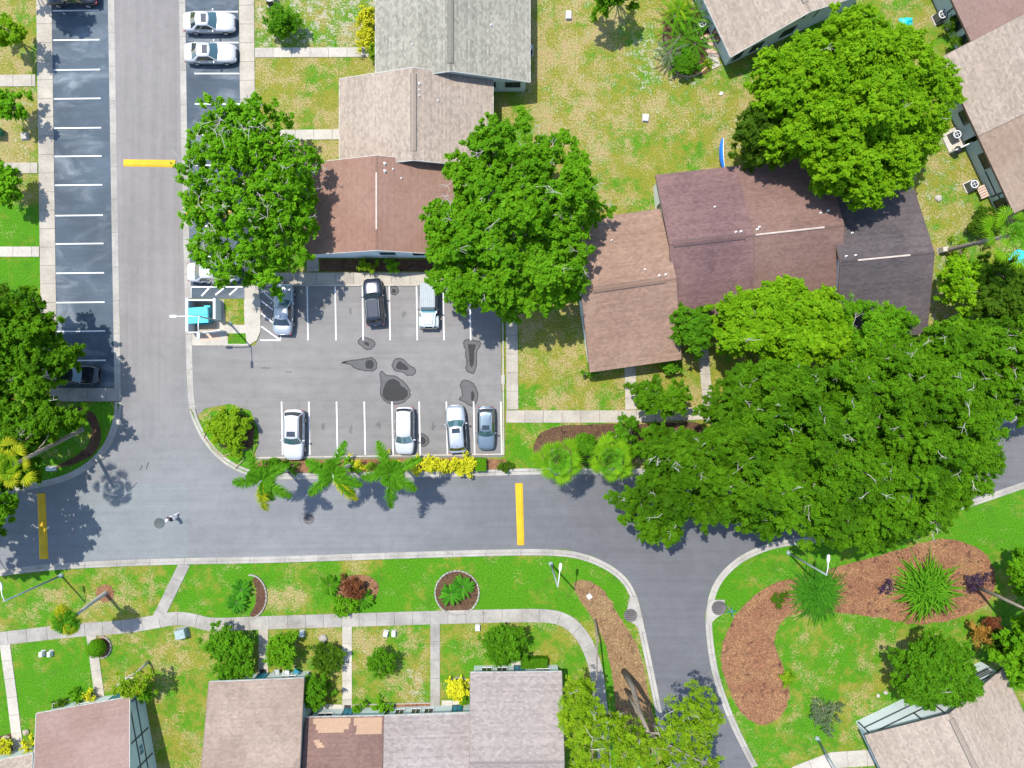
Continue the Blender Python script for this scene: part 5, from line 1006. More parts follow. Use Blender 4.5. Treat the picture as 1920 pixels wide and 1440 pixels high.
def car(label, kind, px, py, head, pm, roofm=None, sunroof=None, rails=False, glass='windscreen', name='parked_car', sc=1.0, group='parked cars', glassroof=False):
    S = SPEC[kind]; b = W(px, py); z0 = .018
    t = thing(name, label, 'car', (b.x, b.y, z0), R(head), group); t.scale = (sc, sc, sc)
    L, Wd, H = S['L'], S['W'], S['H']; hw = Wd / 2; body_m = M[pm]
    # lower body loft
    st = np.concatenate([np.linspace(-1, -.86, 5), np.linspace(-.78, .78, 14), np.linspace(.86, 1, 5)]); tx, tz = zip(*S['top']); V = []
    for s in st:
        x = s * L / 2; w = hw * (.70 + .30 * math.sqrt(max(0, 1 - abs(s) ** 7))) if s < 0 else hw * (.62 + .38 * math.sqrt(max(0, 1 - abs(s) ** 5)))
        zt = float(np.interp(x, tx, tz)); sill = .24 + .10 * max(0, abs(s) - .85) / .15; mid = sill + (zt - sill) * .55
        half = [(0, zt + .03), (.45 * w, zt + .024), (.78 * w, zt + .0), (.91 * w, zt - .045), (.975 * w, zt - .13), (w, mid + .04), (.992 * w, mid - .10), (.955 * w, sill + .06), (.86 * w, sill), (.3 * w, sill)]
        V += [(x, y, z) for y, z in half] + [(x, -y, z) for y, z in half[:0:-1]]
    nv = 19; F = grid_faces(len(st), nv, True); F.append(tuple(range(nv))); F.append(tuple((len(st) - 1) * nv + k for k in range(nv - 1, -1, -1)))
    MB().add(V, F, True).build('body', body_m, t, Vector((0, 0, 0)))
    # greenhouse: rings from belt to roof edge, then a crowned roof
    cowl, rf, rr, rb, belt, wt = S['cowl'], S['rf'], S['rr'], S['rb'], S['belt'], S['wt']; ze = H - .07
    def ring(k, ins=0.0):
        xf = cowl + (rf - cowl) * k; xr = rb + (rr - rb) * k; w = (hw * .93) + (wt - hw * .93) * k; z = belt - .02 + (ze - belt + .02) * k
        pts = []
        for i in range(7): y = -1 + 2 * i / 6; pts.append((xf - ins - .16 * y * y * (1 - .3 * k), y * (w - .06 - ins), z))
        for i in range(9): a = i / 8; pts.append((xf - .20 + (xr + .14 - xf + .20) * a, w - ins + .025 * math.sin(math.pi * a), z))
        for i in range(7): y = 1 - 2 * i / 6; pts.append((xr + ins + .10 * y * y, y * (w - .06 - ins), z))
        for i in range(9): a = i / 8; pts.append((xr + .14 + (xf - .20 - xr - .14) * a, -(w - ins + .025 * math.sin(math.pi * a)), z))
        return pts
    ks = [0, .3, .65, .93, 1.0]; V = []
    for k in ks: V += ring(k)
    V += [(x, y, ze + .03) for x, y, z in ring(1.0, .06)]
    cx = (rf + rr) / 2
    for f_, z in ((.72, .055), (.35, .068)): V += [(cx + (x - cx) * f_, y * f_, ze + z) for x, y, _ in ring(1.0, .06)]
    nv = 32; F = grid_faces(8, nv, True); F.append(tuple(7 * nv + k for k in range(nv)))
    MB().add(V, F, True).build('cabin', M[roofm] if roofm else body_m, t, Vector((0, 0, 0)))
    def patch(nm, i0, i1, k0, k1, out, mat, par=None):
        V = []; n = 0
        for k in (k0, k0 + (k1 - k0) * .33, k0 + (k1 - k0) * .66, k1):
            r_ = ring(k)[i0:i1 + 1]; n = len(r_)
            for (x, y, z) in r_: V.append((x + out[0], y + out[1], z + .012))
        MB().add(V, grid_faces(4, n), True).build(nm, M[mat], t, Vector((0, 0, 0)))
    patch('windscreen', 0, 6, .06, .95, (.014, 0), glass); patch('rear_window', 16, 22, .10, .92, (-.014, 0), 'car_glass')
    for (a, c) in ((7, 9), (9, 12), (12, 15)):
        if kind == 'sedan' and a == 12: c = 14
        aa, cc = a + (0 if a == 7 else 0), c
        patch('side_window', aa, cc, .12, .88, (0, .012), 'car_glass'); patch('side_window', 38 - cc, 38 - aa, .12, .88, (0, -.012), 'car_glass')
    zr = ze + .062
    if glassroof: MB().box((cx + .05, 0, zr + .006), (abs(rf - rr) * .78, wt * 1.45, .02), 0, .006).build('glass_roof', M['car_glass'], t, Vector((0, 0, 0)))
    if sunroof: MB().box((rf - .42, 0, zr + .004), (.48, .78, .02), 0, .006).build('sunroof', M['car_glass'], t, Vector((0, 0, 0)))
    if rails:
        for sg in (1, -1): MB().tube([(rf - .15, sg * (wt - .05), ze + .03), (rf - .3, sg * (wt - .05), ze + .085), (rr + .35, sg * (wt - .05), ze + .085), (rr + .2, sg * (wt - .05), ze + .03)], .018, 6).build('roof_rail', M['steel'], t, Vector((0, 0, 0)))
    if kind in ('suv', 'van'):
        for y in (-.36, -.18, 0, .18, .36): MB().box((cx - .25, y, zr - .004 - abs(y) * .03), (abs(rf - rr) * .5, .025, .016), 0, .005).build('roof_rib', body_m if not roofm else M[roofm], t, Vector((0, 0, 0)))
    MB().tube([(rr + .25, 0, zr - .02), (rr + .12, 0, zr + .07)], [.02, .012], 5).build('antenna', M['black_plastic'], t, Vector((0, 0, 0)))
    for sg in (1, -1):
        MB().box((cowl - .42, sg * (hw + .07), belt + .06), (.13, .22, .13), 0, .03).build('mirror', body_m, t, Vector((0, 0, 0)))
        zl = float(np.interp(L / 2 - .25, tx, tz)); MB().hexa([(L / 2 - .50, sg * hw * .93, zl - .16), (L / 2 - .12, sg * hw * .70, zl - .2), (L / 2 - .10, sg * hw * .50, zl - .2), (L / 2 - .42, sg * hw * .62, zl - .14)], [(L / 2 - .55, sg * hw * .90, zl + .0), (L / 2 - .17, sg * hw * .69, zl - .07), (L / 2 - .15, sg * hw * .52, zl - .06), (L / 2 - .44, sg * hw * .62, zl + .01)]).build('headlight', M['head_lamp'], t, Vector((0, 0, 0)))
        zl = float(np.interp(-L / 2 + .12, tx, tz)); MB().box((-L / 2 + .12, sg * hw * .76, zl - .24), (.22, .26, .16), 0, .02).build('taillight', M['tail_lamp'], t, Vector((0, 0, 0)))
        for dx in (.05, -.95): MB().box((dx, sg * (hw * .985 + .006), belt - .13), (.2, .03, .03)).build('door_handle', body_m, t, Vector((0, 0, 0)))
        for x in (L * .30, -L * .285):
            r = S['rw']; wv = MB().lathe([(r * .62, -.11), (r * .93, -.115), (r, -.08), (r, .08), (r * .93, .115), (r * .62, .11)], (x, sg * (hw - .095), r - .005), 20, 'y').build('wheel', M['rubber'], t, Vector((0, 0, 0)))
            MB().lathe([(r * .05, -.03), (r * .62, -.02), (r * .64, .0), (r * .6, .02), (r * .05, .03)], (x, sg * (hw + .005), r - .005), 16, 'y').build('rim', M['rim'], wv, Vector((0, 0, 0)))
    MB().box((L / 2 - .04, 0, .55), (.06, hw * .9, .16), 0, .02).build('grille', M['black_plastic'], t, Vector((0, 0, 0)))
    return t
car('white sedan with sunroof in the upper stall at the top', 'sedan', 398, 49, 0, 'paint_white', sunroof=True)
car('white sedan with sunroof in the stall below the first one', 'sedan', 400, 106, 0, 'paint_white', sunroof=True, glass='windscreen')
car('white sedan half hidden under the tree by the dumpster', 'sedan', 406, 513, 0, 'paint_white')
car('yellow car almost covered by the tree beside the white sedans', 'suv', 402, 394, 0, 'paint_yellow', sc=.97)
car('black car with glass roof in the lowest dark stall under the left trees', 'suv', 150, 703, 0, 'paint_black', glassroof=True, sc=.93)
car('black car cut by the top edge in the shaded dark stall', 'sedan', 143, -2, 180, 'paint_black')
car('silver sedan nose in beside the striped corner of the lot', 'sedan', 536, 581, 88, 'paint_silver', glass='windscreen')
car('dark blue car with glass roof parked at a slant in the upper row', 'suv', 704, 568, 95, 'paint_navy', glassroof=True, rails=True, sc=.95, glass='car_glass')
car('white silver car with sunroof at the left end of the lower row', 'suv', 556, 814, -91, 'paint_white', sunroof=True, rails=True, sc=1.0)
car('white minivan in the middle of the lower row', 'van', 761, 807, -90, 'paint_white', sc=.93)
car('silver car with sunroof backed in at a slant in the lower row', 'suv', 857, 803, 94, 'paint_silver', sunroof=True, sc=.95)
car('small blue grey car at the right end of the lower row', 'suv', 912, 802, -90, 'paint_greyblue', sunroof=True, rails=True, sc=.86)
# boxy off-road car
def offroad(label, px, py, head):
    b = W(px, py); t = thing('offroad_car', label, 'car', (b.x, b.y, .018), R(head), 'parked cars'); O = Vector((0, 0, 0)); P = M['paint_jeep']
    mb = MB(); mb.hexa([(-2.0, -.78, .45), (.75, -.78, .45), (.75, .78, .45), (-2.0, .78, .45)], [(-2.0, -.78, 1.12), (.78, -.78, 1.12), (.78, .78, 1.12), (-2.0, .78, 1.12)]).build('body', P, t, O)
    mb = MB(); mb.hexa([(.72, -.70, .5), (2.0, -.58, .5), (2.0, .58, .5), (.72, .70, .5)], [(.72, -.68, 1.10), (2.0, -.55, 1.04), (2.0, .55, 1.04), (.72, .68, 1.10)]); mb.hexa([(.85, -.5, 1.09), (1.85, -.38, 1.05), (1.85, .38, 1.05), (.85, .5, 1.09)], [(.9, -.44, 1.14), (1.8, -.33, 1.10), (1.8, .33, 1.10), (.9, .44, 1.14)]); mb.build('bonnet', P, t, O)
    mb = MB(); mb.hexa([(-1.98, -.74, 1.12), (.55, -.74, 1.12), (.55, .74, 1.12), (-1.98, .74, 1.12)], [(-1.9, -.64, 1.76), (.28, -.64, 1.76), (.28, .64, 1.76), (-1.9, .64, 1.76)]); mb.build('cabin', M['steel_dark'], t, O)
    mb = MB(); mb.hexa([(-1.98, -.70, 1.76), (.34, -.70, 1.76), (.34, .70, 1.76), (-1.98, .70, 1.76)], [(-1.92, -.65, 1.83), (.28, -.65, 1.83), (.28, .65, 1.83), (-1.92, .65, 1.83)]); ro = mb.build('roof', M['roof_canvas'], t, O)
    for y in np.linspace(-.55, .55, 7): MB().box((-.82, y, 1.84), (2.1, .05, .03), 0, .01).build('roof_rib', M['roof_canvas'], ro, O)
    MB().hexa([(.57, -.66, 1.14), (.60, -.66, 1.14), (.60, .66, 1.14), (.57, .66, 1.14)], [(.36, -.60, 1.74), (.39, -.60, 1.74), (.39, .60, 1.74), (.36, .60, 1.74)]).build('windscreen', M['windscreen'], t, O)
    MB().box((.66, 0, 1.13), (.14, 1.3, .05), 0, .015).build('scuttle', M['teal_dark'], t, O)
    for sg in (1, -1):
        MB().hexa([(1.0, sg * .58, .78), (2.05, sg * .58, .70), (2.05, sg * .92, .70), (1.0, sg * .92, .78)], [(1.12, sg * .58, .92), (1.95, sg * .58, .86), (1.90, sg * .90, .84), (1.18, sg * .90, .9)]).build('fender', P, t, O)
        MB().box((-1.35, sg * .84, .86), (1.0, .18, .1), 0, .03).build('fender', M['black_plastic'], t, O)
        MB().box((.45, sg * .90, 1.2), (.10, .2, .18), 0, .03).build('mirror', M['black_plastic'], t, O)
        MB().lathe([(.02, -.02), (.10, -.015), (.10, .02), (.02, .03)], (2.0, sg * .42, .85), 12).build('headlight', M['head_lamp'], t, O)
        for x in (1.5, -1.35):
            w = MB().lathe([(.22, -.12), (.36, -.125), (.39, -.09), (.39, .09), (.36, .125), (.22, .12)], (x, sg * .78, .385), 20, 'y').build('wheel', M['rubber'], t, O)
            MB().lathe([(.02, -.03), (.22, -.02), (.22, .02), (.02, .03)], (x, sg * .885, .385), 14, 'y').build('rim', M['rim'], w, O)
    MB().box((2.16, 0, .58), (.18, 1.6, .2), 0, .04).build('bumper', M['black_plastic'], t, O)
    V = MB(); V.lathe([(.02, -.11), (.25, -.12), (.36, -.1), (.38, 0), (.36, .1), (.25, .12), (.02, .11)], (0, 0, 0), 18)
    for v in V.V: v.x, v.y, v.z = v.z - 2.14, v.x, v.y + .98
    V.build('spare_wheel', M['rubber'], t, O)
    MB().box((-2.06, 0, .55), (.14, 1.5, .2), 0, .04).build('bumper', M['black_plastic'], t, O)
offroad('boxy grey off-road car with ribbed roof beside the big green tree', 806, 574, -90)

# ================================================================ STREET THINGS
def hump(label, P):
    c = sum(Wa(P), Vector()) / 4; o = MB(); q = Wa(P); mid = [(q[0] + q[3]) / 2, (q[1] + q[2]) / 2]
    a = [Vector((p.x, p.y, .007)) for p in q]; i = [p.lerp(c, .0) for p in q]
    e = [q[k].lerp(mid[0] if k in (0, 3) else mid[1], .45) + Vector((0, 0, .075)) for k in range(4)]
    mb = MB(); mb.add(a + e, [(4, 5, 6, 7), (0, 1, 5, 4), (1, 2, 6, 5), (2, 3, 7, 6), (3, 0, 4, 7), (3, 2, 1, 0)])
    t = mb.build('speed_hump', M['hump_yellow']); tag(t, label, 'speed hump', 'yellow speed humps')
hump('yellow speed hump across the upper road', [(232, 299), (329, 300), (329, 314), (232, 312)])
hump('yellow speed hump in the tree shade at the lower left', [(70, 925), (74, 1048), (91, 1048), (85, 925)])
hump('yellow speed hump left of the oak canopy', [(966, 906), (970, 1022), (983, 1022), (980, 906)])
for (x, y, m_, z, r, lab) in [(299, 981, 'manhole', .012, .5, 'round dull manhole cover beside the walking person'), (579, 973, 'iron', .009, .52, 'round manhole cover below the palm shadows'), (1182, 1153, 'iron', .142, .62, 'round iron lid on the left storm drain'), (1347, 1139, 'iron', .142, .68, 'round iron lid on the right storm drain')]:
    b = W(x, y, 0); mb = MB().lathe([(r, 0), (r, .012), (r * .94, .016), (r * .92, .010), (.02, .012)], (0, 0, 0), 24)
    o = mb.build('manhole_cover', M[m_], None); o.location = (b.x, b.y, z); tag(o, lab, 'manhole cover')
    if m_ == 'iron':
        for k in range(-2, 3): MB().box((0, k * r * .3, .014), (r * 1.3, .05, .012)).build('rib', M['steel_dark'], o, Vector((0, 0, 0)))

def lamp(label, base, top, h, heads):
    b = W(*base); tp = W(top[0], top[1], h); t = thing('street_lamp', label, 'street lamp', (b.x, b.y, 0), 0, 'tall street lamps')
    MB().lathe([(.22, 0), (.22, .1), (.14, .14), (.12, .5), (.02, .5)], b, 12).build('base', M['pole_grey'], t)
    MB().tube([b + Vector((0, 0, .1)), b.lerp(tp, .5), tp], [.10, .085, .065], 10).build('pole', M['pole_grey'], t)
    for (hx, hy) in heads:
        e = W(hx, hy, h + .15); d = (e - tp).normalized(); d.z = 0; d.normalize(); s = Vector((-d.y, d.x, 0))
        a = MB().tube([tp - Vector((0, 0, .05)), tp.lerp(e, .5) + Vector((0, 0, .08)), e], [.045, .04, .035], 6).build('arm', M['white_paint'], t)
        p = [e - d * .1 - s * .07, e + d * .12 - s * .13, e + d * .5 - s * .10, e + d * .56 + s * .0, e + d * .5 + s * .10, e + d * .12 + s * .13, e - d * .1 + s * .07]
        n = len(p); zz = Vector((0, 0, .07)); mb = MB(); mb.add([q - zz for q in p] + [q + zz * .6 for q in p], [tuple(range(n - 1, -1, -1)), tuple(range(n, 2 * n))] + [(i, (i + 1) % n, n + (i + 1) % n, n + i) for i in range(n)])
        mb.build('lamp_head', M['fascia'], a, b)
lamp('street lamp with two arms beside the dumpster enclosure', (432, 607), (373, 593), 6.6, [(330, 593), (372, 624)])
lamp('street lamp at the oak canopy above the orange mulch bed', (1478, 1036), (1550, 1078), 7.4, [(1553, 1052)])
lamp('street lamp on the lower lawn beside the kerb bend', (1033, 1057), (1046, 1100), 7.2, [(1050, 1068)])
lamp('street lamp at the lower left picture edge', (115, 1079), (8, 1127), 7.4, [(2, 1104)])
lamp('street lamp at the lower edge near the corner house', (1532, 1384), (1575, 1455), 5.8, [(1590, 1480)])
# street sign
b = W(1354, 1128); t = thing('street_sign', 'green street name sign on a pole beside the right storm drain', 'sign', (b.x, b.y, 0))
MB().tube([b, b + Vector((0, 0, 2.9))], .035, 8).build('post', M['pole_grey'], t)
for a in (.15, 1.7): MB().box((b.x, b.y, 2.75 + a * .09), (.85, .03, .16), a).build('name_plate', M['teal_dark'], t)
b = W(163, 782); t = thing('street_sign', 'green street name sign over the left corner island', 'sign', (b.x, b.y, 0))
MB().tube([b, b + Vector((0, 0, 2.9))], .035, 8).build('post', M['pole_grey'], t)
for a in (.15, 1.45): MB().box((b.x, b.y, 2.75 + a * .09), (.85, .03, .16), a).build('name_plate', M['green_bin'], t)

# dumpster enclosure
b = W(385, 593); enc = thing('dumpster_enclosure', 'grey walled enclosure round the turquoise dumpster', 'enclosure', (b.x, b.y, .085))
def wallseg(p0, p1, th, h, nm, mat):
    a, c = W(*p0), W(*p1); d = (c - a).normalized(); n = Vector((-d.y, d.x, 0)) * th / 2; z = Vector((0, 0, .087)); q = [a - n + z, c - n + z, c + n + z, a + n + z]
    MB().hexa(q, [v + Vector((0, 0, h)) for v in q]).build(nm, M[mat], enc)
wallseg((364, 563), (364, 624), .22, 1.35, 'wall', 'stucco_pale'); wallseg((414, 563), (414, 601), .22, 1.35, 'wall', 'stucco_pale'); wallseg((366.5, 566), (411.5, 566), .12, 1.35, 'wall', 'stucco_white'); wallseg((367, 625), (385, 625), .08, 1.35, 'gate', 'stucco_white'); wallseg((392, 625), (424, 621), .06, 1.2, 'gate', 'stucco_white')
b = W(384, 594); t = thing('dumpster', 'turquoise dumpster with ribbed lid', 'dumpster', (b.x, b.y, .095)); O = Vector((0, 0, 0)); t.rotation_euler = (0, 0, R(3))
mb = MB(); mb.hexa([(-.98, -.62, .12), (.95, -.62, .12), (.95, .62, .12), (-.98, .62, .12)], [(-1.05, -.72, 1.25), (1.0, -.72, 1.35), (1.0, .72, 1.35), (-1.05, .72, 1.25)]).build('body', M['teal_dark'], t, O)
for sg in (-1, 1):
    l = MB().hexa([(-1.12, sg * .37 - .36, 1.265), (.95, sg * .37 - .36, 1.365), (.95, sg * .37 + .36, 1.365), (-1.12, sg * .37 + .36, 1.265)], [(-1.1, sg * .37 - .35, 1.31), (.94, sg * .37 - .35, 1.42), (.94, sg * .37 + .35, 1.42), (-1.1, sg * .37 + .35, 1.31)]).build('lid', M['teal_bin'], t, O)
    for k in range(9): x = -.95 + k * .21; MB().box((x, sg * .37, 1.315 + (x + 1.1) * .054), (.05, .62, .03)).build('lid_rib', M['teal_bin'], l, O)
    MB().box((.1, sg * .76, .8), (1.3, .12, .16), 0, .02).build('fork_pocket', M['teal_dark'], t, O)
for x in (-.8, .8):
    for y in (-.5, .5): MB().lathe([(.08, -.03), (.10, -.02), (.10, .02), (.08, .03)], (x, y, .10), 12, 'y').build('castor', M['rubber'], t, O)
b = W(398, 582); t = thing('waste_bin', 'blue wheeled bin behind the turquoise dumpster', 'bin', (b.x, b.y, .095))
MB().hexa([(-.22, -.26, .06), (.22, -.26, .06), (.22, .26, .06), (-.22, .26, .06)], [(-.27, -.33, .95), (.27, -.33, .95), (.27, .33, .95), (-.27, .33, .95)]).build('body', M['teal_dark'], t, O); MB().hexa([(-.30, -.36, .955), (.30, -.36, .955), (.30, .36, .955), (-.30, .36, .955)], [(-.24, -.3, 1.04), (.24, -.3, 1.04), (.24, .3, 1.04), (-.24, .3, 1.04)]).build('lid', M['teal_bin'], t, O)
for y in (-.22, .22): MB().lathe([(.06, -.03), (.1, -.03), (.1, .03), (.06, .03)], (-.2, y, .10), 12, 'y').build('wheel', M['rubber'], t, O)

# utility boxes and hatches
def ubox(label, px, py, w, d, h, rz=0, mat='concrete_pale', name='utility_box', cat='utility box', group='pale utility boxes in the lawns', z=0.0):
    b = W(px, py); t = thing(name, label, cat, (b.x, b.y, z), R(rz), group)
    MB().box((0, 0, h / 2), (w, d, h), 0, min(.03, h / 3)).build('body', M[mat], t, O); MB().box((0, 0, h + .004), (w * .84, d * .84, .02), 0, .006).build('lid', M[mat], t, O)
    MB().box((w * .25, 0, h + .018), (.08, .04, .012)).build('latch', M['steel_dark'], t, O); MB().box((0, 0, .02), (w + .16, d + .16, .04), 0, .01).build('plinth', M['concrete_grey'], t, O)
for (lab, x, y, w, d, h, rz, m_) in [('pale utility box on the dry left lawn', 48, 256, .62, .62, .25, 5, 'concrete_pale'), ('white utility box in the middle of the straw lawn', 1210, 222, .5, .62, .3, -5, 'white_paint'), ('white utility box near the top of the straw lawn', 1066, 30, .48, .72, .3, 0, 'white_paint'),
  ('left one of two small white boxes on the lawn by the mauve roof', 82, 1224, .28, .45, .5, 0, 'white_paint'), ('right one of two small white boxes on the lawn by the mauve roof', 97, 1224, .28, .45, .5, 0, 'white_paint'), ('white box below the winding walk beside the glossy shrubs', 567, 1187, .36, .55, .35, -3, 'white_paint'),
  ('left one of two white boxes above the lone round shrub', 724, 1187, .38, .5, .35, -12, 'white_paint'), ('right one of two white boxes above the lone round shrub', 739, 1187, .34, .5, .35, 0, 'white_paint'), ('white box below the winding walk left of the big dark shrub', 896, 1176, .38, .5, .35, 0, 'white_paint'),
  ('grey green transformer box beside the winding walk', 344, 1185, .95, .85, .75, 12, 'pole_grey'), ('double white meter box on the left corner island', 100, 878, .72, .36, .45, 0, 'white_paint'), ('small white cover in the mulch near the kerb bend', 1105, 1118, .4, .4, .12, 40, 'white_paint'), ('pale pedestal box at the foot of the right fan palm', 1764, 470, .55, .45, .8, 8, 'concrete_pale')]:
    ubox(lab, x, y, w, d, h, rz, m_, z=.1 if 'island' in lab else 0)
def ac(label, px, py, rz=0, z=0.0):
    b = W(px, py); t = thing('air_conditioner', label, 'air conditioner', (b.x, b.y, z), R(rz), 'air conditioning units'); MB().box((0, 0, .05), (1.0, 1.0, .1), 0, .02).build('slab', M['concrete_pale'], t, O)
    MB().box((0, 0, .47), (.78, .78, .74), 0, .03).build('casing', M['steel_dark'], t, O); MB().lathe([(.37, .845), (.38, .87), (.30, .875), (.29, .85)], (0, 0, 0), 20).build('fan_ring', M['white_paint'], t, O)
    MB().lathe([(.28, .87), (.28, .879), (.02, .879)], (0, 0, 0), 20).build('fan_well', M['black_plastic'], t, O)
    f = MB().lathe([(.08, .88), (.09, .895), (.02, .90)], (0, 0, 0), 12).build('fan_hub', M['steel'], t, O)
    for k in range(4): MB().box((math.cos(k * 1.571) * .17, math.sin(k * 1.571) * .17, .885), (.2, .08, .01), k * 1.571).build('fan_blade', M['steel'], f, O)
    for k in range(-3, 4): MB().box((0, k * .11, .52), (.8, .03, .55)).build('louvre', M['steel'], t, O)
ac('air conditioner beside the tropical garden', 1312, 52, 25); ac('upper air conditioner at the right rear wall', 1784, 258, 25); ac('lower air conditioner at the right rear wall', 1816, 350, 25); ac('air conditioner at the top right corner house', 1757, 36, 25); ac('air conditioner at the top edge left of the grey roof', 512, 5, 0)
ac('air conditioner in the shade of the grey roof edge', 990, 96, 0)
# rear patio pieces at the right houses
b = W(1786, 262); t = thing('patio_slab', 'white patio slab at the right rear wall', 'slab', (b.x, b.y, 0), R(25)); MB().box((0, 0, .06), (1.7, 1.9, .12), 0, .02).build('slab', M['concrete_pale'], t, O); MB().box((0, -1.02, .5), (1.8, .1, 1.0)).build('screen_wall', M['stucco_white'], t, O)
t['category'] = 'patio'
b = W(1837, 362); t = thing('wood_bench', 'pinkish slatted bench at the right rear wall', 'bench', (b.x, b.y, 0), R(25))
for k in range(5): MB().box((0, -.48 + k * .24, .45), (.8, .2, .05), 0, .01).build('slat', M['paver'], t, O)
for x in (-.3, .3):
    for y in (-.45, .45): MB().box((x, y, .21), (.08, .08, .42)).build('leg', M['wood'], t, O)
b = W(1786, 286); t = thing('kettle_grill', 'black round barbecue beside the white patio slab', 'grill', (b.x, b.y, 0)); MB().lathe([(.02, .55), (.25, .6), (.34, .78), (.34, .82), (.25, .98), (.05, 1.04)], (0, 0, 0), 18).build('bowl', M['black_plastic'], t, O)
for k in range(3): MB().tube([(.2 * math.cos(k * 2.1), .2 * math.sin(k * 2.1), .62), (.32 * math.cos(k * 2.1), .32 * math.sin(k * 2.1), 0)], .02, 6).build('leg', M['steel'], t, O)
# blue canoe
b = W(1346, 291); t = thing('canoe', 'blue plastic canoe with white gunwale behind the plum roof', 'canoe', (b.x, b.y, 0), R(92)); V = []
ns = 17; t.rotation_euler = (R(75), 0, R(92)); t.location.z = .34
for i in range(ns):
    s = -1 + 2 * i / (ns - 1); w = .42 * (1 - abs(s) ** 2.4) + .02; zt = .38 + .10 * s * s
    for a in range(9): th = math.pi * a / 8; V.append((s * 1.4, w * math.cos(th), zt - .36 * math.sin(th) * (1 - .5 * abs(s) ** 3)))
MB().add(V, grid_faces(ns, 9), True).build('hull', M['blue_plastic'], t, O)
for sg in (0, 8): MB().tube([V[i * 9 + sg] for i in range(ns)], .035, 6).build('gunwale', M['white_paint'], t, O)
for x in (-.5, .45): MB().box((x, 0, .36), (.18, .72, .03)).build('thwart', M['blue_plastic'], t, O)
# turquoise bundle, parasol
b = W(1698, 44); t = thing('tarpaulin_bundle', 'turquoise crumpled tarpaulin on the top right lawn', 'tarpaulin', (b.x, b.y, 0)); rg = np.random.default_rng(3); V = []
for i in range(12):
    for j in range(12): x, y = (i - 5.5) / 5.5, (j - 5.5) / 5.5; d = max(0, 1 - max(abs(x), abs(y)) ** 2); V.append((x * .62 + rg.normal(0, .03), y * .52 + rg.normal(0, .03), d * (.26 + rg.random() * .18) + .01))
MB().add(V, grid_faces(12, 12)).build('sheet', M['teal_bin'], t, O)
b = W(1915, 490, 2.4); t = thing('parasol', 'blue parasol cut by the right picture edge', 'parasol', (b.x, b.y, 0)); MB().tube([(0, 0, 0), (0, 0, 2.5)], .03, 8).build('pole', M['white_paint'], t, O); MB().lathe([(.28, 0), (.28, .08), (.05, .12), (.04, .3)], (0, 0, 0), 16).build('base', M['concrete_grey'], t, O)
c_ = MB().lathe([(1.15, 2.1), (1.12, 2.13), (.6, 2.38), (.05, 2.55), (.02, 2.58)], (0, 0, 0), 8).build('canopy', M['cyan_fabric'], t, O, True)
# doorstep things at the wavy roof
def chair(label, px, py, rz, mat):
    b = W(px, py); t = thing('plastic_chair', label, 'chair', (b.x, b.y, 0), R(rz), 'plastic chairs at the doorstep'); MB().box((0, 0, .42), (.48, .48, .05), 0, .015).build('seat', M[mat], t, O); MB().hexa([(-.24, -.24, .44), (.24, -.24, .44), (.24, -.20, .44), (-.24, -.20, .44)], [(-.22, -.36, .9), (.22, -.36, .9), (.22, -.32, .9), (-.22, -.32, .9)]).build('backrest', M[mat], t, O)
    for x in (-.2, .2):
        MB().box((x * 1.25, -.02, .64), (.06, .46, .04), 0, .01).build('armrest', M[mat], t, O)
        for y in (-.2, .2): MB().tube([(x, y, .42), (x * 1.15, y * 1.15, 0)], .025, 6).build('leg', M[mat], t, O)
chair('grey plastic chair left of the white one at the wavy roof', 522, 1257, 5, 'steel'); chair('white plastic chair between the grey and teal ones', 540, 1257, 175, 'white_paint'); chair('teal plastic chair at the corner of the wavy roof', 558, 1256, 60, 'teal_dark')
for (lab, x, y) in (('black door mat on the walk by the plastic chairs', 494, 1259), ('black door mat at the pale porch slab', 652, 1326)):
    b = W(x, y); o = MB().box((0, 0, .011), (.62, .45, .02), 0, .006).build('door_mat', M['black_plastic']); o.location = (b.x, b.y, .057); tag(o, lab, 'door mat')
b = W(452, 1262); t = thing('flower_pot', 'pot of pink flowers at the wavy roof edge', 'flower pot', (b.x, b.y, 0)); MB().lathe([(.14, 0), (.2, .32), (.22, .34), (.2, .34), (.02, .32)], (0, 0, 0), 14).build('pot', M['terracotta'], t, O)
V, T_ = crown_leaves([np.array([0, 0, .48])], [.24], .06, 200, np.random.default_rng(5)); link('flowers', mesh_quads('flowers', V, 4, False, T_), M['leaf_red'], t)
# stones
def rock(label, px, py, s, seed, mat='stone', group='garden stones', z=0.0):
    rg = np.random.default_rng(seed); b = W(px, py); bm = bmesh.new(); bmesh.ops.create_icosphere(bm, subdivisions=2, radius=s)
    for v in bm.verts: v.co *= 1 + .35 * mnoise.noise(v.co / s * 1.3 + Vector((seed, 0, 0))); v.co.z = v.co.z * .6 + s * .35
    me = bpy.data.meshes.new('rock'); bm.to_mesh(me); bm.free(); o = link('rock', me, M[mat]); o.location = (b.x, b.y, z); tag(o, label, 'rock', group)
rock('dark rock in the palm bed beside the yellow shrub', 655, 879, .45, 1, 'iron', z=.09); rock('flat grey stone above the thin dull shrub', 606, 1196, .38, 2, 'concrete_grey'); rock('small pale stone on the lawn right of the S shaped bed', 1646, 1304, .2, 3, 'concrete_pale'); rock('second small pale stone beside the first on the right lawn', 1660, 1298, .2, 4, 'concrete_pale')
rock('white stone on the lawn between the two large trees', 1352, 176, .18, 5, 'white_paint'); rock('brown rock at the lower left front bed', 12, 1384, .35, 6); rock('brown rock right of the lower left front walk', 50, 1372, .3, 7); rock('pale stone on the right strip of lawn', 1758, 372, .3, 8, 'concrete_pale')
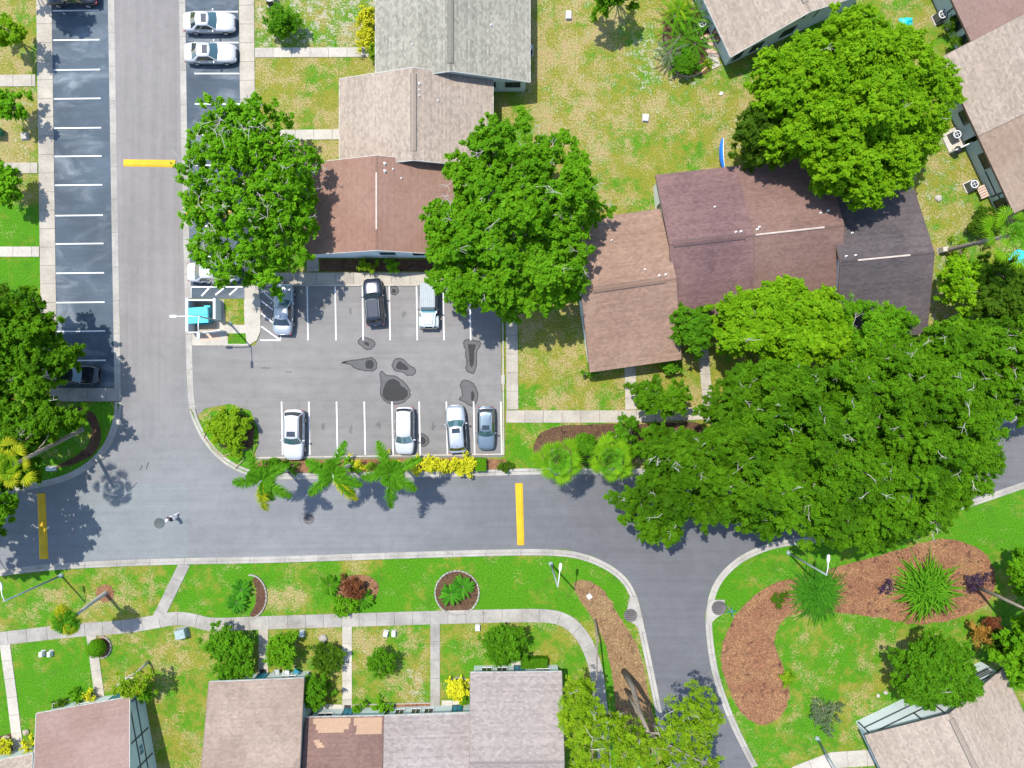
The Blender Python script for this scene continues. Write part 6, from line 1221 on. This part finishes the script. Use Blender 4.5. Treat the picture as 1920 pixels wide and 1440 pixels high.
# ring edging of cast stones round the cycad beds
def ring_edge(label, cx, cy, rx, ry, a0, a1, n, mat='concrete_grey', name='garden_edging', sz=(.34, .14, .14)):
    b = W(cx, cy); t = thing(name, label, 'edging', (b.x, b.y, 0))
    for i in range(n):
        a = R(a0 + (a1 - a0) * i / max(1, n - 1)); x, y = rx / 20 * math.cos(a), ry / 20 * math.sin(a); MB().box((x, y, sz[2] / 2 + .01), sz, math.atan2(math.cos(a) * ry, -math.sin(a) * rx), .02).build('edging_stone', M[mat], t, O)
ring_edge('ring of pale edging stones round the two cycads', 857, 1111, 41, 41, 0, 350, 34); ring_edge('arc of pale edging stones beside the left cycads', 470, 1118, 30, 40, -100, 90, 18); ring_edge('arc of edging stones right of the ball shrub', 190, 1213, 19, 20, -80, 80, 8); ring_edge('terracotta edging arc round the tip of the tropical garden', 1290, 100, 42, 44, -150, -25, 16, 'terracotta'); ring_edge('arc of edging stones at the yellow round shrub', 862, 1292, 22, 22, -20, 140, 10)
def boards(label, P, mat='wood', w=.06, h=.16, z=.10):
    Q = Wa(P); b = Q[0]; t = thing('garden_edging', label, 'edging', (b.x, b.y, z))
    for a, c in zip(Q[:-1], Q[1:]):
        d = c - a; m_ = (a + c) / 2; MB().box((m_.x - b.x, m_.y - b.y, h / 2), (d.length - .03, w, h), math.atan2(d.y, d.x)).build('board', M[mat], t, O)
boards('wooden edging boards on the corner island', [(397, 778), (384, 820), (416, 855), (466, 842)], 'wood'); boards('short plank beside the island shrub', [(458, 803), (472, 792)], 'wood')
boards('wooden edging at the left end of the palm bed', [(442, 878), (458, 862)], 'wood'); boards('pale edging before the white porch panels', [(662, 1321), (808, 1317)], 'concrete_pale', z=.0); boards('pale edging round the front bed of the mauve roof', [(100, 1332), (100, 1318), (180, 1302)], 'concrete_pale', z=0.0)
# tropical garden patio: pavers
b = W(1336, 86); t = thing('patio', 'pink paved patio beside the tropical garden', 'patio', (b.x, b.y, 0), R(25)); k = 0
for i in range(4):
    for j in range(6):
        MB().box((-.6 + i * .41, -1.05 + j * .41, .025), (.39, .39, .05 + .004 * ((i * 7 + j * 3) % 3)), 0, .01).build('paver', M['paver'], t, O)
b = W(1338, 116); t = thing('patio_slab', 'white square slab at the tip of the pink patio', 'slab', (b.x, b.y, 0), R(25)); MB().box((0, 0, .04), (.95, 1.2, .08), 0, .015).build('slab', M['concrete_pale'], t, O); MB().box((0, .64, .06), (.9, .04, .12)).build('lip', M['white_paint'], t, O)
b = W(1318, 80); t = thing('patio_chair', 'dark folding chair on the pink patio', 'chair', (b.x, b.y, .05), R(40)); MB().box((0, 0, .42), (.5, .5, .04)).build('seat', M['steel_dark'], t, O); MB().box((0, -.26, .7), (.5, .04, .5)).build('backrest', M['steel_dark'], t, O)
for x in (-.22, .22):
    for y in (-.22, .22): MB().tube([(x, y, .4), (x, -y, 0)], .018, 5).build('leg', M['steel_dark'], t, O)
b = W(2, 250); t = thing('waste_bin', 'green wheeled bin at the left picture edge', 'bin', (b.x, b.y, 0)); MB().hexa([(-.28, -.3, .05), (.28, -.3, .05), (.28, .3, .05), (-.28, .3, .05)], [(-.36, -.4, 1.0), (.36, -.4, 1.0), (.36, .4, 1.0), (-.36, .4, 1.0)]).build('body', M['green_bin'], t, O); MB().hexa([(-.4, -.44, 1.005), (.4, -.44, 1.005), (.4, .44, 1.005), (-.4, .44, 1.005)], [(-.3, -.34, 1.1), (.3, -.34, 1.1), (.3, .34, 1.1), (-.3, .34, 1.1)]).build('lid', M['green_bin'], t, O)
for y in (-.25, .25): MB().lathe([(.06, -.03), (.1, -.03), (.1, .03), (.06, .03)], (-.26, y, .10), 12, 'y').build('wheel', M['rubber'], t, O)
b = W(1762, 638); t = thing('planter', 'round planter at the corner of the nearly black roof', 'planter', (b.x, b.y, 0)); MB().lathe([(.32, 0), (.45, .35), (.48, .38), (.42, .38), (.38, .3), (.02, .28)], (0, 0, 0), 18).build('pot', M['stone'], t, O); V, T_ = crown_leaves([np.array([0, 0, .4])], [.25], .07, 140, np.random.default_rng(6)); link('plant', mesh_quads('plant', V, 4, False, T_), M['leaf_deep'], t)
# white porch screen panels in front of the set back pale house
b = W(735, 1334); t = thing('porch_screen', 'row of white porch panels under the set back pale roof', 'screen', (b.x, b.y, 0))
for k in range(5): MB().box((-2.6 + k * 1.4, 0, .55), (1.15, .08, 1.1), R(2), .02).build('panel', M['stucco_white'], t, O)
for k in range(6): MB().box((-3.3 + k * 1.4, -.02, .6), (.1, .12, 1.2), R(2)).build('post', M['steel_dark'], t, O)

# ================================================================ PERSON
def skinned(name, verts, edges, radii, mat, parent, root=0, sub=2):
    me = bpy.data.meshes.new(name); me.from_pydata(verts, edges, []); me.update(); o = link(name, me, mat, parent)
    m_ = o.modifiers.new('skin', 'SKIN'); m_.use_smooth_shade = True
    for i, r in enumerate(radii): me.skin_vertices[0].data[i].radius = (r, r)
    me.skin_vertices[0].data[root].use_root = True
    s_ = o.modifiers.new('sub', 'SUBSURF'); s_.levels = sub; s_.render_levels = sub; return o
plain('skin', (.42, .26, .18), .6); plain('cloth_black', (.012, .012, .014), .85); plain('cloth_white', (.62, .60, .62), .85); plain('shoe', (.5, .5, .48), .7)
b = W(331, 968); t = thing('person', 'person in black top, white trousers and white cap walking over the junction', 'person', (b.x, b.y, .01), R(-140))
def addskin(me_name, *a, **k): return skinned(me_name, *a, **k)
bv = [(0, 0, .95), (0, 0, 1.18), (.01, 0, 1.40), (.02, 0, 1.50), (.04, 0, 1.60), (.05, 0, 1.70), (0, .19, 1.42), (-.10, .27, 1.16), (.06, .28, .94), (0, -.19, 1.42), (.14, -.26, 1.17), (.30, -.22, 1.02), (0, .10, .90), (.16, .10, .50), (.10, .10, .09), (.24, .11, .04), (0, -.10, .90), (-.08, -.10, .50), (-.34, -.10, .12), (-.24, -.11, .05),
      (.10, .285, .86), (.12, .26, .84), (.35, -.21, .98), (.34, -.18, .97)]
be = [(0, 1), (1, 2), (2, 3), (3, 4), (4, 5), (2, 6), (6, 7), (7, 8), (2, 9), (9, 10), (10, 11), (0, 12), (12, 13), (13, 14), (14, 15), (0, 16), (16, 17), (17, 18), (18, 19), (8, 20), (8, 21), (11, 22), (11, 23)]
br = [.14, .125, .14, .055, .085, .075, .06, .045, .032, .06, .045, .032, .085, .058, .042, .035, .085, .058, .042, .035, .014, .012, .014, .012]
for v in bpy.data.meshes: pass
body = None
me = bpy.data.meshes.new('body'); me.from_pydata(bv, be, []); me.update()
body = link('body', me, M['skin'], t); mm = body.modifiers.new('skin', 'SKIN'); mm.use_smooth_shade = True
if not me.skin_vertices: 
    bpy.context.view_layer.objects.active = body
for i, r_ in enumerate(br): me.skin_vertices[0].data[i].radius = (r_, r_)
me.skin_vertices[0].data[0].use_root = True
s_ = body.modifiers.new('sub', 'SUBSURF'); s_.levels = 2; s_.render_levels = 2
def shell(name, ids, edges, radii, mat):
    idx = {v: i for i, v in enumerate(ids)}; skinned(name, [bv[i] for i in ids], [(idx[a], idx[c]) for a, c in edges], radii, mat, t)
shell('shirt', [0, 1, 2, 6, 7, 9, 10], [(0, 1), (1, 2), (2, 6), (6, 7), (2, 9), (9, 10)], [.155, .145, .158, .085, .065, .085, .065], M['cloth_black'])
shell('trousers', [0, 12, 13, 14, 16, 17, 18], [(0, 12), (12, 13), (13, 14), (0, 16), (16, 17), (17, 18)], [.158, .105, .08, .068, .105, .08, .068], M['cloth_white'])
MB().lathe([(.115, 1.665), (.12, 1.70), (.105, 1.77), (.06, 1.81), (.01, 1.82)], (.045, 0, 0), 16).build('cap', M['cloth_white'], t, O); MB().hexa([(.12, -.08, 1.675), (.26, -.05, 1.665), (.26, .05, 1.665), (.12, .08, 1.675)], [(.12, -.08, 1.695), (.26, -.05, 1.68), (.26, .05, 1.68), (.12, .08, 1.695)]).build('cap_peak', M['cloth_white'], t, O)
for i in (15, 19): x, y, z = bv[i]; MB().box((x - .06, y, .045), (.27, .1, .09), 0, .03).build('shoe', M['shoe'], t, O)
MB().box((.125, .035, 1.62), (.02, .025, .015)).build('eye', M['black_plastic'], t, O); MB().box((.125, -.035, 1.62), (.02, .025, .015)).build('eye', M['black_plastic'], t, O); MB().hexa([(.12, -.018, 1.57), (.155, -.01, 1.57), (.155, .01, 1.57), (.12, .018, 1.57)], [(.12, -.008, 1.62), (.13, -.005, 1.62), (.13, .005, 1.62), (.12, .008, 1.62)]).build('nose', M['skin'], t, O)
